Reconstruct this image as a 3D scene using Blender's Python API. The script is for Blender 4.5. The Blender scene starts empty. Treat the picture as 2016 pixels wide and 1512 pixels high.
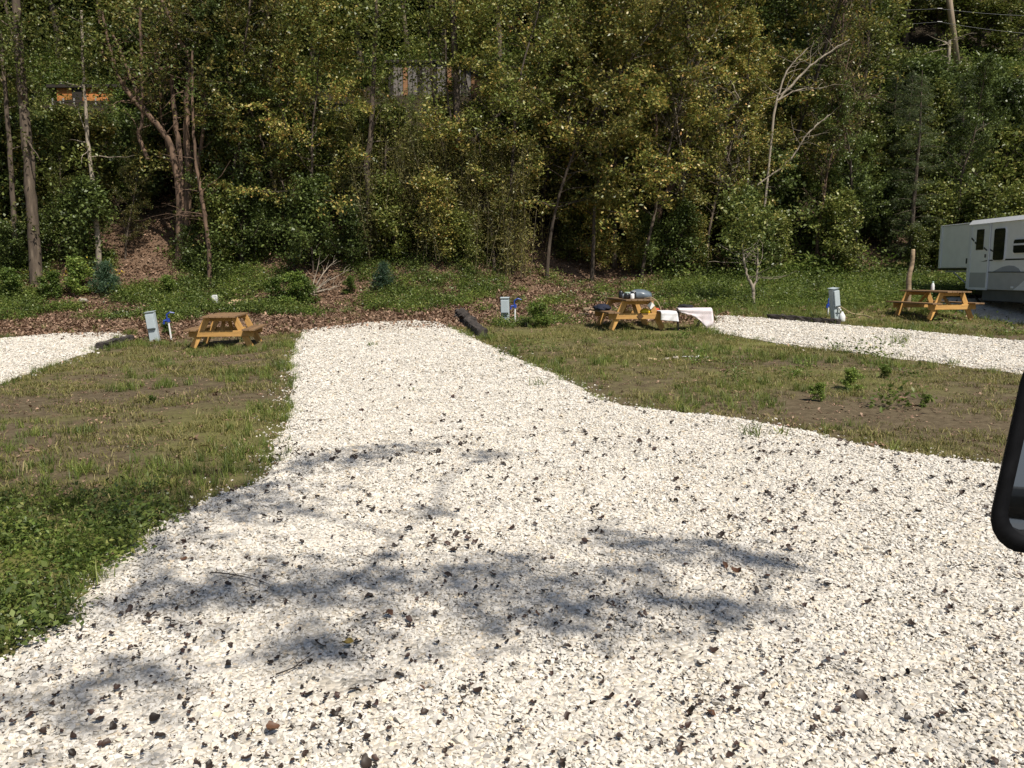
import bpy, bmesh, math, random
import numpy as np
from mathutils import Vector, Matrix, Euler
from mathutils.geometry import delaunay_2d_cdt

SC = bpy.context.scene
COL = SC.collection
R = math.radians
# ------------------------------------------------------------------ camera, sky, sun, exposure
W_, H_, F_ = 2016.0, 1512.0, 1620.0
CAMH = 1.8
PITCH = math.atan(220.0 / F_)
cd = bpy.data.cameras.new('camera'); cam = bpy.data.objects.new('camera', cd); COL.objects.link(cam)
cam.location = (0, 0, CAMH); cam.rotation_euler = (math.pi / 2 - PITCH, 0, 0)
cd.sensor_fit = 'HORIZONTAL'; cd.sensor_width = 36.0; cd.lens = 36.0 * F_ / W_
cd.clip_start = 0.05; cd.clip_end = 600
SC.camera = cam

SUN = Vector((0.33, -0.46, 0.80)).normalized()
world = bpy.data.worlds.new('World'); SC.world = world; world.use_nodes = True
wn = world.node_tree.nodes; wl = world.node_tree.links
sky = wn.new('ShaderNodeTexSky'); sky.sky_type = 'NISHITA'; sky.sun_disc = False
sky.sun_elevation = math.asin(SUN.z); sky.sun_rotation = math.atan2(SUN.x, SUN.y)
wl.new(sky.outputs[0], wn['Background'].inputs[0]); wn['Background'].inputs[1].default_value = 0.072
sl = bpy.data.lights.new('sun', 'SUN'); sl.energy = 4.6; sl.angle = R(0.55); sl.color = (1.0, 0.94, 0.845)
so = bpy.data.objects.new('sun', sl); COL.objects.link(so); so.location = (20, -30, 50)
so.rotation_euler = SUN.to_track_quat('Z', 'Y').to_euler()
SC.view_settings.view_transform = 'Standard'; SC.view_settings.look = 'None'
SC.view_settings.exposure = 0.22; SC.view_settings.gamma = 1.0; SC.view_settings.use_curve_mapping = False
SC.cycles.max_bounces = 4; SC.cycles.diffuse_bounces = 2; SC.cycles.glossy_bounces = 2
SC.cycles.transmission_bounces = 3; SC.cycles.transparent_max_bounces = 4
SC.cycles.caustics_reflective = False; SC.cycles.caustics_refractive = False

# ------------------------------------------------------------------ terrain function, pixel helpers
def sp(t, w=1.0):
    t = np.asarray(t, float) / w
    return w * np.where(t > 30, t, np.log1p(np.exp(np.minimum(t, 30))))
def sstep(a, b, x):
    t = np.clip((np.asarray(x, float) - a) / (b - a), 0, 1); return t * t * (3 - 2 * t)
def lump(x, y):
    return (np.sin(x * .9 + 1.3 * np.sin(y * .5)) * np.cos(y * .8 + .7 * np.sin(x * .6)) * .5
            + np.sin(x * 2.3 + y * 1.1) * np.cos(y * 2.1 - x * .8 + 1) * .25)
def wob(x, y, s=1.0, o=0.0):        # cheap smooth noise in 0..1
    x = np.asarray(x, float) * s + o; y = np.asarray(y, float) * s - o * .7
    v = (np.sin(x + 1.9 * np.sin(y * .73 + o)) + np.sin(y * 1.13 + 1.7 * np.sin(x * .81)) +
         .6 * np.sin(2.3 * x - 1.2 * y + 2 * np.sin(y * 1.7)) + .5 * np.sin(3.1 * y + 1.4 * x + 1.5 * np.sin(x * 2.2)))
    return np.clip(v / 4.4 + .5, 0, 1)
def G(x, y):
    x = np.asarray(x, float); y = np.asarray(y, float)
    yc = np.minimum(y, 130)
    z = .022 * sp(yc - 3, 1.5) + .0004 * np.clip(x, -30, 30) * np.clip(yc, 0, 45)
    z = z - .26 * sstep(0, 8, -x) * sstep(4, 16, yc)
    z = z + .10 * sp(yc - 22.5, .8)
    ys = 27.2 + 3.6 * sstep(-3, 4, x)
    z = z + .60 * sp(yc - ys, .7)
    z = z + lump(x, y) * (.012 + .05 * sstep(21, 25, y) + .25 * sstep(29, 36, y))
    return z
Fv = np.array([0, math.cos(PITCH), -math.sin(PITCH)]); Uv = np.array([0, math.sin(PITCH), math.cos(PITCH)])
def ray(px, py):
    return Fv + (px - W_ / 2) / F_ * np.array([1., 0, 0]) + (H_ / 2 - py) / F_ * Uv
_T = np.concatenate([np.arange(.8, 12, .02), np.arange(12, 90, .04)])
def gp(px, py):                      # the ground point seen at a pixel
    d = ray(px, py); P = np.array([0, 0, CAMH]) + _T[:, None] * d
    b = P[:, 2] < G(P[:, 0], P[:, 1]); i = int(np.argmax(b)) if b.any() else len(_T) - 1
    p = P[i]; return Vector((p[0], p[1], float(G(p[0], p[1]))))
def dp(px, py, D):                   # the point at depth y = D seen at a pixel
    d = ray(px, py); t = D / d[1]; return Vector((d[0] * t, D, CAMH + d[2] * t))
def xd(px, D):
    return (px - W_ / 2) / F_ * D / 1.0093
def toground(x, y): return Vector((x, y, float(G(x, y))))

# ------------------------------------------------------------------ materials
MATS = {}
def newmat(name):
    m = bpy.data.materials.new(name); m.use_nodes = True; MATS[name] = m
    nt = m.node_tree; return m, nt, nt.nodes['Principled BSDF']
def N(nt, t, **kw):
    n = nt.nodes.new(t)
    for k, v in kw.items(): setattr(n, k, v)
    return n
def ramp(nt, cols, src, interp='LINEAR'):
    r = N(nt, 'ShaderNodeValToRGB'); el = r.color_ramp.elements; r.color_ramp.interpolation = interp
    while len(el) > 1: el.remove(el[-1])
    for i, (p, c) in enumerate(cols):
        e = el[0] if i == 0 else el.new(p)
        e.position = p; e.color = (*c, 1)
    nt.links.new(src, r.inputs[0]); return r
def noise(nt, scale, detail=4, coord='Object', rough=.6, vec=None, stretch=None):
    n = N(nt, 'ShaderNodeTexNoise'); n.inputs['Scale'].default_value = scale
    n.inputs['Detail'].default_value = detail; n.inputs['Roughness'].default_value = rough
    if vec is None: vec = N(nt, 'ShaderNodeTexCoord').outputs[coord]
    if stretch:
        mp = N(nt, 'ShaderNodeMapping'); mp.inputs['Scale'].default_value = stretch
        nt.links.new(vec, mp.inputs[0]); vec = mp.outputs[0]
    nt.links.new(vec, n.inputs['Vector']); return n
def bump(nt, bsdf, h, strength=.3, dist=.01):
    b = N(nt, 'ShaderNodeBump'); b.inputs['Strength'].default_value = strength; b.inputs['Distance'].default_value = dist
    nt.links.new(h, b.inputs['Height']); nt.links.new(b.outputs[0], bsdf.inputs['Normal']); return b
def mixc(nt, fac, a, b, mode='MIX'):
    m = N(nt, 'ShaderNodeMix', data_type='RGBA', blend_type=mode)
    for s, v in ((0, fac), (6, a), (7, b)):
        if isinstance(v, (int, float)): m.inputs[s].default_value = v
        elif isinstance(v, tuple): m.inputs[s].default_value = (*v, 1)
        else: nt.links.new(v, m.inputs[s])
    return m.outputs[2]
def plain(name, col, rough=.6, var=.12, scale=8, metal=0, bumps=0, stretch=None, spec=.5):
    m, nt, b = newmat(name)
    n = noise(nt, scale, 5, stretch=stretch)
    lo = tuple(max(0, c * (1 - var * 1.6)) for c in col); hi = tuple(min(1, c * (1 + var)) for c in col)
    r = ramp(nt, [(.3, lo), (.7, hi)], n.outputs[0]); nt.links.new(r.outputs[0], b.inputs['Base Color'])
    b.inputs['Roughness'].default_value = rough; b.inputs['Metallic'].default_value = metal
    b.inputs['Specular IOR Level'].default_value = spec
    if bumps: bump(nt, b, n.outputs[0], bumps, .01)
    return m
def leafmat(name, cols, trans=.28, rough=.5, objvar=.35, hue=.04):
    m, nt, b = newmat(name)
    g = N(nt, 'ShaderNodeNewGeometry'); oi = N(nt, 'ShaderNodeObjectInfo')
    r = ramp(nt, cols, g.outputs['Random Per Island'])
    hs = N(nt, 'ShaderNodeHueSaturation'); nt.links.new(r.outputs[0], hs.inputs['Color'])
    mv = N(nt, 'ShaderNodeMapRange'); nt.links.new(oi.outputs['Random'], mv.inputs[0])
    mv.inputs[3].default_value = 1 - objvar; mv.inputs[4].default_value = 1 + objvar
    nt.links.new(mv.outputs[0], hs.inputs['Value'])
    mh = N(nt, 'ShaderNodeMapRange'); nt.links.new(oi.outputs['Random'], mh.inputs[0])
    mh.inputs[3].default_value = .5 + hue * .5; mh.inputs[4].default_value = .5 - hue
    nt.links.new(mh.outputs[0], hs.inputs['Hue'])
    nt.links.new(hs.outputs[0], b.inputs['Base Color'])
    b.inputs['Roughness'].default_value = rough; b.inputs['Specular IOR Level'].default_value = .45
    t = N(nt, 'ShaderNodeBsdfTranslucent'); nt.links.new(hs.outputs[0], t.inputs[0])
    ms = N(nt, 'ShaderNodeMixShader'); ms.inputs[0].default_value = trans
    nt.links.new(b.outputs[0], ms.inputs[1]); nt.links.new(t.outputs[0], ms.inputs[2])
    nt.links.new(ms.outputs[0], nt.nodes['Material Output'].inputs[0]); return m

leafmat('leaf_green', [(0, (0.080, 0.104, 0.021)), (.5, (0.152, 0.187, 0.039)), (.85, (0.237, 0.256, 0.064)), (1, (0.370, 0.333, 0.105))], .22, hue=.008, rough=.42)
leafmat('leaf_deep', [(0, (0.057, 0.081, 0.020)), (.6, (0.100, 0.141, 0.035)), (1, (0.177, 0.221, 0.059))], .22, hue=.008, rough=.42)
leafmat('leaf_yellow', [(0, (0.084, 0.118, 0.025)), (.4, (0.168, 0.190, 0.043)), (.75, (0.302, 0.274, 0.065)), (.95, (0.426, 0.325, 0.090)), (1, (0.426, 0.235, 0.078))], .22, hue=.008, rough=.42)
leafmat('leaf_olive', [(0, (0.073, 0.092, 0.022)), (.5, (0.151, 0.162, 0.040)), (.88, (0.258, 0.230, 0.062)), (1, (0.347, 0.235, 0.078))], .22, hue=.008, rough=.42)
leafmat('leaf_bright', [(0, (0.086, 0.145, 0.025)), (.6, (0.155, 0.235, 0.046)), (1, (0.276, 0.326, 0.081))], .4, hue=.01)
leafmat('leaf_cane', [(0, (0.094, 0.104, 0.024)), (.5, (0.182, 0.176, 0.044)), (1, (0.330, 0.283, 0.099))], .3, hue=.008)
leafmat('needle', [(0, (0.050, 0.078, 0.024)), (.6, (0.090, 0.126, 0.041)), (1, (0.168, 0.180, 0.060))], .2, hue=.008)
leafmat('needle_blue', [(0, (.030, .064, .032)), (1, (.065, .115, .056))], .2, hue=.01)
leafmat('grass_lawn', [(0, (0.114, 0.128, 0.031)), (.5, (0.198, 0.205, 0.050)), (.85, (0.288, 0.257, 0.084)), (1, (0.408, 0.347, 0.156))], .4, .6, .3, .015)
leafmat('grass_green', [(0, (0.096, 0.144, 0.026)), (.6, (0.180, 0.243, 0.048)), (1, (0.300, 0.324, 0.096))], .45, .5, .3, .015)
leafmat('litter', [(0, (0.060, 0.038, 0.024)), (.35, (0.138, 0.086, 0.053)), (.7, (0.240, 0.150, 0.094)), (.93, (0.360, 0.240, 0.156)), (1, (0.480, 0.372, 0.276))], .05, .7, .3, .01)
leafmat('dead_leaf', [(0, (.022, .015, .011)), (.6, (.042, .026, .017)), (.85, (.085, .045, .025)), (1, (.15, .08, .045))], .03, .55, .5, .02)
plain('dead_leaf_rust', (.12, .055, .026), .6, .3, 30)
plain('dead_leaf_yellow', (.30, .21, .045), .6, .3, 30)
plain('flower_yellow', (.65, .48, .03), .6)

m, nt, b = newmat('bark')
n = noise(nt, 9, 6, stretch=(1, 1, .18)); oi = N(nt, 'ShaderNodeObjectInfo')
r = ramp(nt, [(.28, (.030, .022, .016)), (.55, (.100, .074, .052)), (.8, (.24, .19, .14))], n.outputs[0])
mv = N(nt, 'ShaderNodeMapRange'); nt.links.new(oi.outputs['Random'], mv.inputs[0]); mv.inputs[3].default_value = .6; mv.inputs[4].default_value = 1.25
hs = N(nt, 'ShaderNodeHueSaturation'); nt.links.new(mv.outputs[0], hs.inputs['Value']); nt.links.new(r.outputs[0], hs.inputs['Color'])
nt.links.new(hs.outputs[0], b.inputs['Base Color']); b.inputs['Roughness'].default_value = .9; bump(nt, b, n.outputs[0], .6, .02)
plain('bark_rust', (.155, .098, .064), .9, .6, 9, bumps=.6, stretch=(1, 1, .2))
plain('bark_pale', (.33, .275, .21), .9, .35, 9, bumps=.4, stretch=(1, 1, .2))
plain('bark_dark', (.07, .055, .045), .95, .5, 9, bumps=.8, stretch=(1, 1, .3))
plain('cane', (.17, .14, .075), .7, .4, 6, stretch=(1, 1, .3))
plain('cut_wood', (.52, .38, .22), .85, .3, 14, bumps=.4)
plain('tie_wood', (.050, .040, .034), .9, .5, 14, bumps=.8, stretch=(.25, 1, 1))
plain('log_wood', (.33, .24, .15), .9, .35, 10, bumps=.5, stretch=(.3, 1, 1))

def woodmat(name, base, dark, grey):
    m, nt, b = newmat(name)
    n = noise(nt, 16, 6, stretch=(.12, 1.4, 1.4)); n2 = noise(nt, 3.0, 4)
    oi = N(nt, 'ShaderNodeObjectInfo')
    r = ramp(nt, [(.3, dark), (.5, base), (.75, tuple(min(1, c * 1.18) for c in base))], n.outputs[0])
    f = N(nt, 'ShaderNodeMapRange'); nt.links.new(n2.outputs[0], f.inputs[0])
    f.inputs[1].default_value = .42; f.inputs[2].default_value = .75; f.inputs[4].default_value = grey
    c = mixc(nt, f.outputs[0], r.outputs[0], (.17, .12, .08))
    mv = N(nt, 'ShaderNodeMapRange'); nt.links.new(oi.outputs['Random'], mv.inputs[0]); mv.inputs[3].default_value = .82; mv.inputs[4].default_value = 1.12
    hs = N(nt, 'ShaderNodeHueSaturation'); nt.links.new(mv.outputs[0], hs.inputs['Value']); nt.links.new(c, hs.inputs['Color'])
    nt.links.new(hs.outputs[0], b.inputs['Base Color']); b.inputs['Roughness'].default_value = .7; bump(nt, b, n.outputs[0], .25, .004)
woodmat('table_wood', (.60, .335, .10), (.42, .215, .06), .3)
woodmat('table_wood_worn', (.25, .145, .065), (.15, .085, .04), .75)
woodmat('barn_wood', (.40, .19, .075), (.20, .10, .05), .5)
woodmat('barn_grey', (.17, .155, .14), (.07, .06, .055), .6)

# white crushed stone: one colour per stone
m, nt, b = newmat('stone')
oi = N(nt, 'ShaderNodeObjectInfo')
r = ramp(nt, [(0, (.33, .31, .28)), (.10, (.47, .44, .39)), (.25, (.61, .565, .49)), (.6, (.69, .645, .57)), (.88, (.74, .70, .635)), (1, (.68, .56, .40))], oi.outputs['Random'])
n = noise(nt, 60, 4); c = mixc(nt, .25, r.outputs[0], n.outputs[0], 'OVERLAY')
nt.links.new(c, b.inputs['Base Color']); b.inputs['Roughness'].default_value = .85; b.inputs['Specular IOR Level'].default_value = .25
# the bed of small chips below the stones
m, nt, b = newmat('gravel_bed')
tc = N(nt, 'ShaderNodeTexCoord')
v = N(nt, 'ShaderNodeTexVoronoi'); v.inputs['Scale'].default_value = 32; nt.links.new(tc.outputs['Object'], v.inputs['Vector'])
sx = N(nt, 'ShaderNodeSeparateXYZ'); nt.links.new(v.outputs['Color'], sx.inputs[0])
r = ramp(nt, [(0, (.34, .32, .28)), (.2, (.56, .51, .43)), (.7, (.73, .67, .575)), (1, (.79, .74, .66))], sx.outputs[0])
n2 = noise(nt, 1.1, 5); r2 = ramp(nt, [(.35, (.80, .78, .74)), (.65, (1, 1, 1))], n2.outputs[0])
c = mixc(nt, 1.0, r.outputs[0], r2.outputs[0], 'MULTIPLY')
nt.links.new(c, b.inputs['Base Color']); b.inputs['Roughness'].default_value = .9; b.inputs['Specular IOR Level'].default_value = .2
inv = N(nt, 'ShaderNodeMath', operation='SUBTRACT'); inv.inputs[0].default_value = 1; nt.links.new(v.outputs['Distance'], inv.inputs[1])
bump(nt, b, inv.outputs[0], .8, .02)

# earth: moss, mud, leaf litter by zone, wooded slope in dark humus with canopy shade painted in
m, nt, b = newmat('earth')
tc = N(nt, 'ShaderNodeTexCoord')
al = N(nt, 'ShaderNodeAttribute', attribute_name='litter'); ag = N(nt, 'ShaderNodeAttribute', attribute_name='green')
n1 = noise(nt, .8, 8, rough=.65); n2 = noise(nt, 7, 8, rough=.75); n3 = noise(nt, 45, 5, rough=.7)
mud = ramp(nt, [(.28, (.058, .043, .025)), (.5, (.120, .092, .055)), (.68, (.175, .138, .086)), (.85, (.26, .21, .14))], n2.outputs[0])
moss = ramp(nt, [(.3, (.090, .090, .028)), (.5, (.150, .148, .046)), (.75, (.21, .195, .072))], n3.outputs[0])
lit = ramp(nt, [(.3, (.058, .038, .025)), (.5, (.150, .096, .062)), (.72, (.24, .155, .10))], n3.outputs[0])
a1 = N(nt, 'ShaderNodeMath', operation='ADD'); nt.links.new(n1.outputs[0], a1.inputs[0]); nt.links.new(ag.outputs['Fac'], a1.inputs[1])
a2 = N(nt, 'ShaderNodeMath', operation='ADD'); nt.links.new(a1.outputs[0], a2.inputs[0])
s3 = N(nt, 'ShaderNodeMath', operation='MULTIPLY'); s3.inputs[1].default_value = .6; nt.links.new(n2.outputs[0], s3.inputs[0]); nt.links.new(s3.outputs[0], a2.inputs[1])
fr = N(nt, 'ShaderNodeMapRange'); nt.links.new(a2.outputs[0], fr.inputs[0]); fr.inputs[1].default_value = .95; fr.inputs[2].default_value = 1.35
c = mixc(nt, fr.outputs[0], mud.outputs[0], moss.outputs[0])
c = mixc(nt, al.outputs['Fac'], c, lit.outputs[0])
ah = N(nt, 'ShaderNodeAttribute', attribute_name='humus_shade')
hum_shade = ramp(nt, [(.3, (.016, .013, .009)), (.55, (.040, .030, .020)), (.75, (.060, .060, .024))], n2.outputs[0])  # leaf mould tones, darkened further to stand in for canopy shade
c = mixc(nt, ah.outputs['Fac'], c, hum_shade.outputs[0])
nt.links.new(c, b.inputs['Base Color']); b.inputs['Roughness'].default_value = .95; b.inputs['Specular IOR Level'].default_value = .15
ad = N(nt, 'ShaderNodeMath', operation='ADD'); nt.links.new(n2.outputs[0], ad.inputs[0]); nt.links.new(n3.outputs[0], ad.inputs[1])
bump(nt, b, ad.outputs[0], .6, .02)

plain('box_grey', (.44, .50, .52), .45, .06, 5)
plain('box_grey_dark', (.12, .14, .15), .5, .1)
plain('pvc', (.80, .80, .78), .4, .05)
plain('blue_plastic', (.015, .05, .30), .4, .15)
plain('white_cloth', (.78, .76, .77), .9, .05, 6, bumps=.2)
plain('pink_cloth', (.80, .71, .72), .9, .05, 6, bumps=.2)
plain('black_cloth', (.012, .012, .016), .85, .3, 12, bumps=.4)
plain('navy_cloth', (.012, .016, .035), .85, .3, 12, bumps=.4)
plain('grey_bag', (.13, .16, .19), .32, .15, 5)
plain('grey_bag_light', (.45, .48, .52), .4, .15, 5)
plain('yellow_bag', (.75, .52, .01), .5, .12)
plain('red_cloth', (.55, .09, .04), .8, .1)
plain('black_metal', (.015, .015, .016), .45, .2)
plain('pot_black', (.02, .02, .022), .3, .2)
plain('mint', (.42, .58, .48), .4, .08)
plain('clear_jar', (.45, .47, .48), .15, .1)
plain('sign_white', (.85, .84, .82), .5, .03)
plain('sign_dark', (.09, .045, .012), .7, .1)
plain('cord_tan', (.42, .33, .20), .8, .15)
plain('rock', (.46, .40, .33), .9, .3, 8, bumps=.5)
plain('rv_white', (.88, .88, .86), .45, .04, 3)
plain('rv_trim', (.80, .81, .82), .35, .04, 3)
plain('rv_grey', (.46, .46, .45), .5, .05, 4)
plain('rv_swoosh', (.36, .38, .42), .5, .05, 4)
plain('rv_skirt', (.13, .13, .125), .6, .1, 4)
plain('rv_black', (.012, .012, .014), .4, .1)
plain('tyre', (.012, .012, .012), .8, .2)
plain('rim', (.5, .5, .5), .35, .1, metal=.6)
plain('tail_red', (.35, .012, .01), .3, .1)
plain('mirror_black', (.006, .006, .007), .6, .3, 40, spec=.12)
plain('van_paint', (.035, .037, .04), .3, .03)
plain('house_orange', (.62, .24, .07), .8, .2, 4)
plain('house_dark', (.035, .028, .022), .9, .3)
plain('house_grey', (.33, .32, .30), .9, .2, 5)
plain('stone_wall', (.42, .38, .34), .9, .3, 4, bumps=.6)
plain('pole_wood', (.40, .31, .22), .9, .2, 12, bumps=.3, stretch=(1, 1, .1))
plain('wire', (.25, .25, .25), .5, .1)
m, nt, b = newmat('dark_glass'); b.inputs['Base Color'].default_value = (.012, .012, .014, 1); b.inputs['Roughness'].default_value = .08
n = noise(nt, 2, 2); bump(nt, b, n.outputs[0], .05, .02)
m, nt, b = newmat('mirror_glass'); b.inputs['Base Color'].default_value = (.55, .57, .58, 1); b.inputs['Metallic'].default_value = 1; b.inputs['Roughness'].default_value = .03
n = noise(nt, 3, 2); bump(nt, b, n.outputs[0], .01, .01)
m, nt, b = newmat('puddle_water'); b.inputs['Base Color'].default_value = (.05, .042, .03, 1); b.inputs['Roughness'].default_value = .06
b.inputs['IOR'].default_value = 1.9
n = noise(nt, 9, 3); bump(nt, b, n.outputs[0], .12, .02)

# ------------------------------------------------------------------ mesh and object helpers
def raw_mesh(name, V, Fq, mat, smooth=False):
    """V (n,3); Fq a list of faces or an (m,k) array"""
    me = bpy.data.meshes.new(name)
    if isinstance(Fq, np.ndarray):
        V = np.ascontiguousarray(V, np.float32); k = Fq.shape[1]
        me.vertices.add(len(V)); me.vertices.foreach_set('co', V.ravel())
        me.loops.add(Fq.size); me.loops.foreach_set('vertex_index', Fq.astype(np.int32).ravel())
        me.polygons.add(len(Fq)); me.polygons.foreach_set('loop_start', np.arange(0, Fq.size, k, dtype=np.int32))
        me.polygons.foreach_set('loop_total', np.full(len(Fq), k, np.int32))
    else:
        me.from_pydata([tuple(map(float, v)) for v in V], [], Fq)
    if smooth: me.polygons.foreach_set('use_smooth', np.ones(len(me.polygons), bool))
    me.update(calc_edges=True)
    if mat: me.materials.append(MATS[mat])
    return me
def link(name, me, parent=None, loc=None, rot=None):
    o = bpy.data.objects.new(name, me); COL.objects.link(o)
    if parent: o.parent = parent
    if loc is not None: o.location = loc
    if rot is not None: o.rotation_euler = rot
    return o
def tag(o, label, cat, group=None, kind=None):
    if label: o['label'] = label
    if cat: o['category'] = cat
    if group: o['group'] = group
    if kind: o['kind'] = kind
    return o
def thing(name, label, cat, loc=(0, 0, 0), rotz=0, group=None):
    o = link(name, None, loc=loc, rot=(0, 0, rotz)); o.empty_display_size = .2
    return tag(o, label, cat, group)
class MB:
    def __init__(s): s.v = []; s.f = []
    def add(s, vs, fs):
        k = len(s.v); s.v += [Vector(v) for v in vs]; s.f += [tuple(i + k for i in f) for f in fs]; return s
    def box(s, c, d, rot=None, ch=0.0):
        hx, hy, hz = [a / 2 for a in d]; M = Euler(rot).to_matrix() if rot else Matrix.Identity(3)
        bm = bmesh.new(); bmesh.ops.create_cube(bm, size=1)
        for v in bm.verts: v.co = Vector((v.co.x * d[0], v.co.y * d[1], v.co.z * d[2]))
        if ch: bmesh.ops.bevel(bm, geom=bm.edges[:], offset=ch, segments=1, affect='EDGES')
        bm.verts.index_update()
        s.add([M @ v.co + Vector(c) for v in bm.verts], [[v.index for v in f.verts] for f in bm.faces]); bm.free(); return s
    def tube(s, path, rad, k=8, cap=True):
        V, Fc = tube_np([Vector(p) for p in path], rad, k, cap); return s.add(V, Fc)
    def prism(s, poly, a, b, axis=1):
        """poly: 2d outline, extruded from a to b along axis"""
        def mk(p, t):
            return {0: (t, p[0], p[1]), 1: (p[0], t, p[1]), 2: (p[0], p[1], t)}[axis]
        n = len(poly); vs = [mk(p, a) for p in poly] + [mk(p, b) for p in poly]
        fs = [tuple(range(n - 1, -1, -1)), tuple(range(n, 2 * n))] + [(i, (i + 1) % n, n + (i + 1) % n, n + i) for i in range(n)]
        return s.add(vs, fs)
    def lathe(s, prof, k=14, c=(0, 0, 0)):
        vs = []; fs = []
        for r, z in prof:
            for i in range(k): a = 2 * math.pi * i / k; vs.append((c[0] + r * math.cos(a), c[1] + r * math.sin(a), c[2] + z))
        for j in range(len(prof) - 1):
            for i in range(k): fs.append((j * k + i, j * k + (i + 1) % k, (j + 1) * k + (i + 1) % k, (j + 1) * k + i))
        fs.append(tuple(range(k - 1, -1, -1))); fs.append(tuple((len(prof) - 1) * k + i for i in range(k)))
        return s.add(vs, fs)
    def mesh(s, name, mat, smooth=False):
        me = raw_mesh(name, s.v, s.f, mat, smooth)
        bm = bmesh.new(); bm.from_mesh(me); bmesh.ops.recalc_face_normals(bm, faces=bm.faces); bm.to_mesh(me); bm.free()
        return me
    def build(s, name, mat, parent=None, loc=None, rot=None, smooth=False):
        return link(name, s.mesh(name, mat, smooth), parent, loc, rot)
def tube_np(path, rad, k=8, cap=True):
    n = len(path); vs = []; fs = []
    if not hasattr(rad, '__len__'): rad = [rad] * n
    prev = None
    for i, p in enumerate(path):
        t = (path[min(i + 1, n - 1)] - path[max(i - 1, 0)])
        t = t.normalized() if t.length > 1e-9 else Vector((0, 0, 1))
        if prev is None: prev = t.orthogonal().normalized()
        u = prev - t * prev.dot(t); u = u.normalized() if u.length > 1e-6 else t.orthogonal().normalized(); prev = u
        w = t.cross(u)
        for j in range(k):
            a = 2 * math.pi * j / k; vs.append(p + (u * math.cos(a) + w * math.sin(a)) * rad[i])
    for i in range(n - 1):
        for j in range(k): fs.append((i * k + j, i * k + (j + 1) % k, (i + 1) * k + (j + 1) % k, (i + 1) * k + j))
    if cap: fs.append(tuple(range(k - 1, -1, -1))); fs.append(tuple((n - 1) * k + j for j in range(k)))
    return vs, fs
def copy_tree(o, parent=None):
    c = o.copy(); COL.objects.link(c); c.parent = parent
    for ch in list(o.children): copy_tree(ch, c)
    return c
def smoothpath(pts, n):
    """Catmull-Rom through points, pts as tuples of any length"""
    P = np.array(pts, float); P = np.vstack([2 * P[0] - P[1], P, 2 * P[-1] - P[-2]]); out = []
    m = len(P) - 3
    for k in range(n):
        u = k / (n - 1) * m; i = min(int(u), m - 1); t = u - i; a, b, c, d = P[i:i + 4]
        out.append(.5 * (2 * b + (c - a) * t + (2 * a - 5 * b + 4 * c - d) * t * t + (3 * b - a - 3 * c + d) * t ** 3))
    return np.array(out)

SRC = {}
def source(coll, me):
    if coll not in SRC: SRC[coll] = bpy.data.collections.new(coll)
    o = bpy.data.objects.new('%s_%02d' % (coll, len(SRC[coll].objects)), me); SRC[coll].objects.link(o)
def scatter(name, pts, rots, scl, idx, coll, label, cat, mat):
    n = len(pts); me = bpy.data.meshes.new(name)
    me.vertices.add(n); me.vertices.foreach_set('co', np.ascontiguousarray(pts, np.float32).ravel())
    for nm, ty, arr, pr in (('rot', 'FLOAT_VECTOR', rots, 'vector'), ('scl', 'FLOAT', scl, 'value'), ('idx', 'INT', idx, 'value')):
        a = me.attributes.new(nm, ty, 'POINT'); a.data.foreach_set(pr, np.ascontiguousarray(arr, np.int32 if ty == 'INT' else np.float32).ravel())
    me.materials.append(MATS[mat])
    o = link(name, me); ng = bpy.data.node_groups.new(name + '_nodes', 'GeometryNodeTree')
    ng.interface.new_socket('Geometry', in_out='INPUT', socket_type='NodeSocketGeometry')
    ng.interface.new_socket('Geometry', in_out='OUTPUT', socket_type='NodeSocketGeometry')
    gi = ng.nodes.new('NodeGroupInput'); go = ng.nodes.new('NodeGroupOutput')
    ci = ng.nodes.new('GeometryNodeCollectionInfo'); ci.inputs['Collection'].default_value = SRC[coll]
    ci.inputs['Separate Children'].default_value = True; ci.inputs['Reset Children'].default_value = True
    ip = ng.nodes.new('GeometryNodeInstanceOnPoints'); ip.inputs['Pick Instance'].default_value = True
    def na(nm, ty):
        q = ng.nodes.new('GeometryNodeInputNamedAttribute'); q.data_type = ty; q.inputs['Name'].default_value = nm; return q.outputs['Attribute']
    L = ng.links.new
    L(gi.outputs[0], ip.inputs['Points']); L(ci.outputs[0], ip.inputs['Instance']); L(na('idx', 'INT'), ip.inputs['Instance Index'])
    L(na('rot', 'FLOAT_VECTOR'), ip.inputs['Rotation']); L(na('scl', 'FLOAT'), ip.inputs['Scale']); L(ip.outputs[0], go.inputs[0])
    md = o.modifiers.new('scatter', 'NODES'); md.node_group = ng
    return tag(o, label, cat, None, 'stuff')

# leaves as small folded faces: one quad each
def leaf_quads(rng, P, L, Wd, tilt=.8, up=(0, 0, 1), fold=.25):
    n = len(P); nrm = np.array(up)[None] + rng.normal(0, tilt, (n, 3)); nrm /= np.linalg.norm(nrm, axis=1)[:, None] + 1e-9
    t = rng.normal(0, 1, (n, 3)); t -= nrm * (t * nrm).sum(1)[:, None]; t /= np.linalg.norm(t, axis=1)[:, None] + 1e-9
    s = np.cross(nrm, t); l = L * rng.uniform(.6, 1.35, n)[:, None]; w = Wd * rng.uniform(.7, 1.3, n)[:, None]
    V = np.empty((n, 4, 3)); m = P + t * l * .45 + nrm * w * fold
    V[:, 0] = P; V[:, 1] = m + s * w * .5; V[:, 2] = P + t * l; V[:, 3] = m - s * w * .5
    return V.reshape(-1, 3), np.arange(4 * n).reshape(n, 4)

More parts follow.
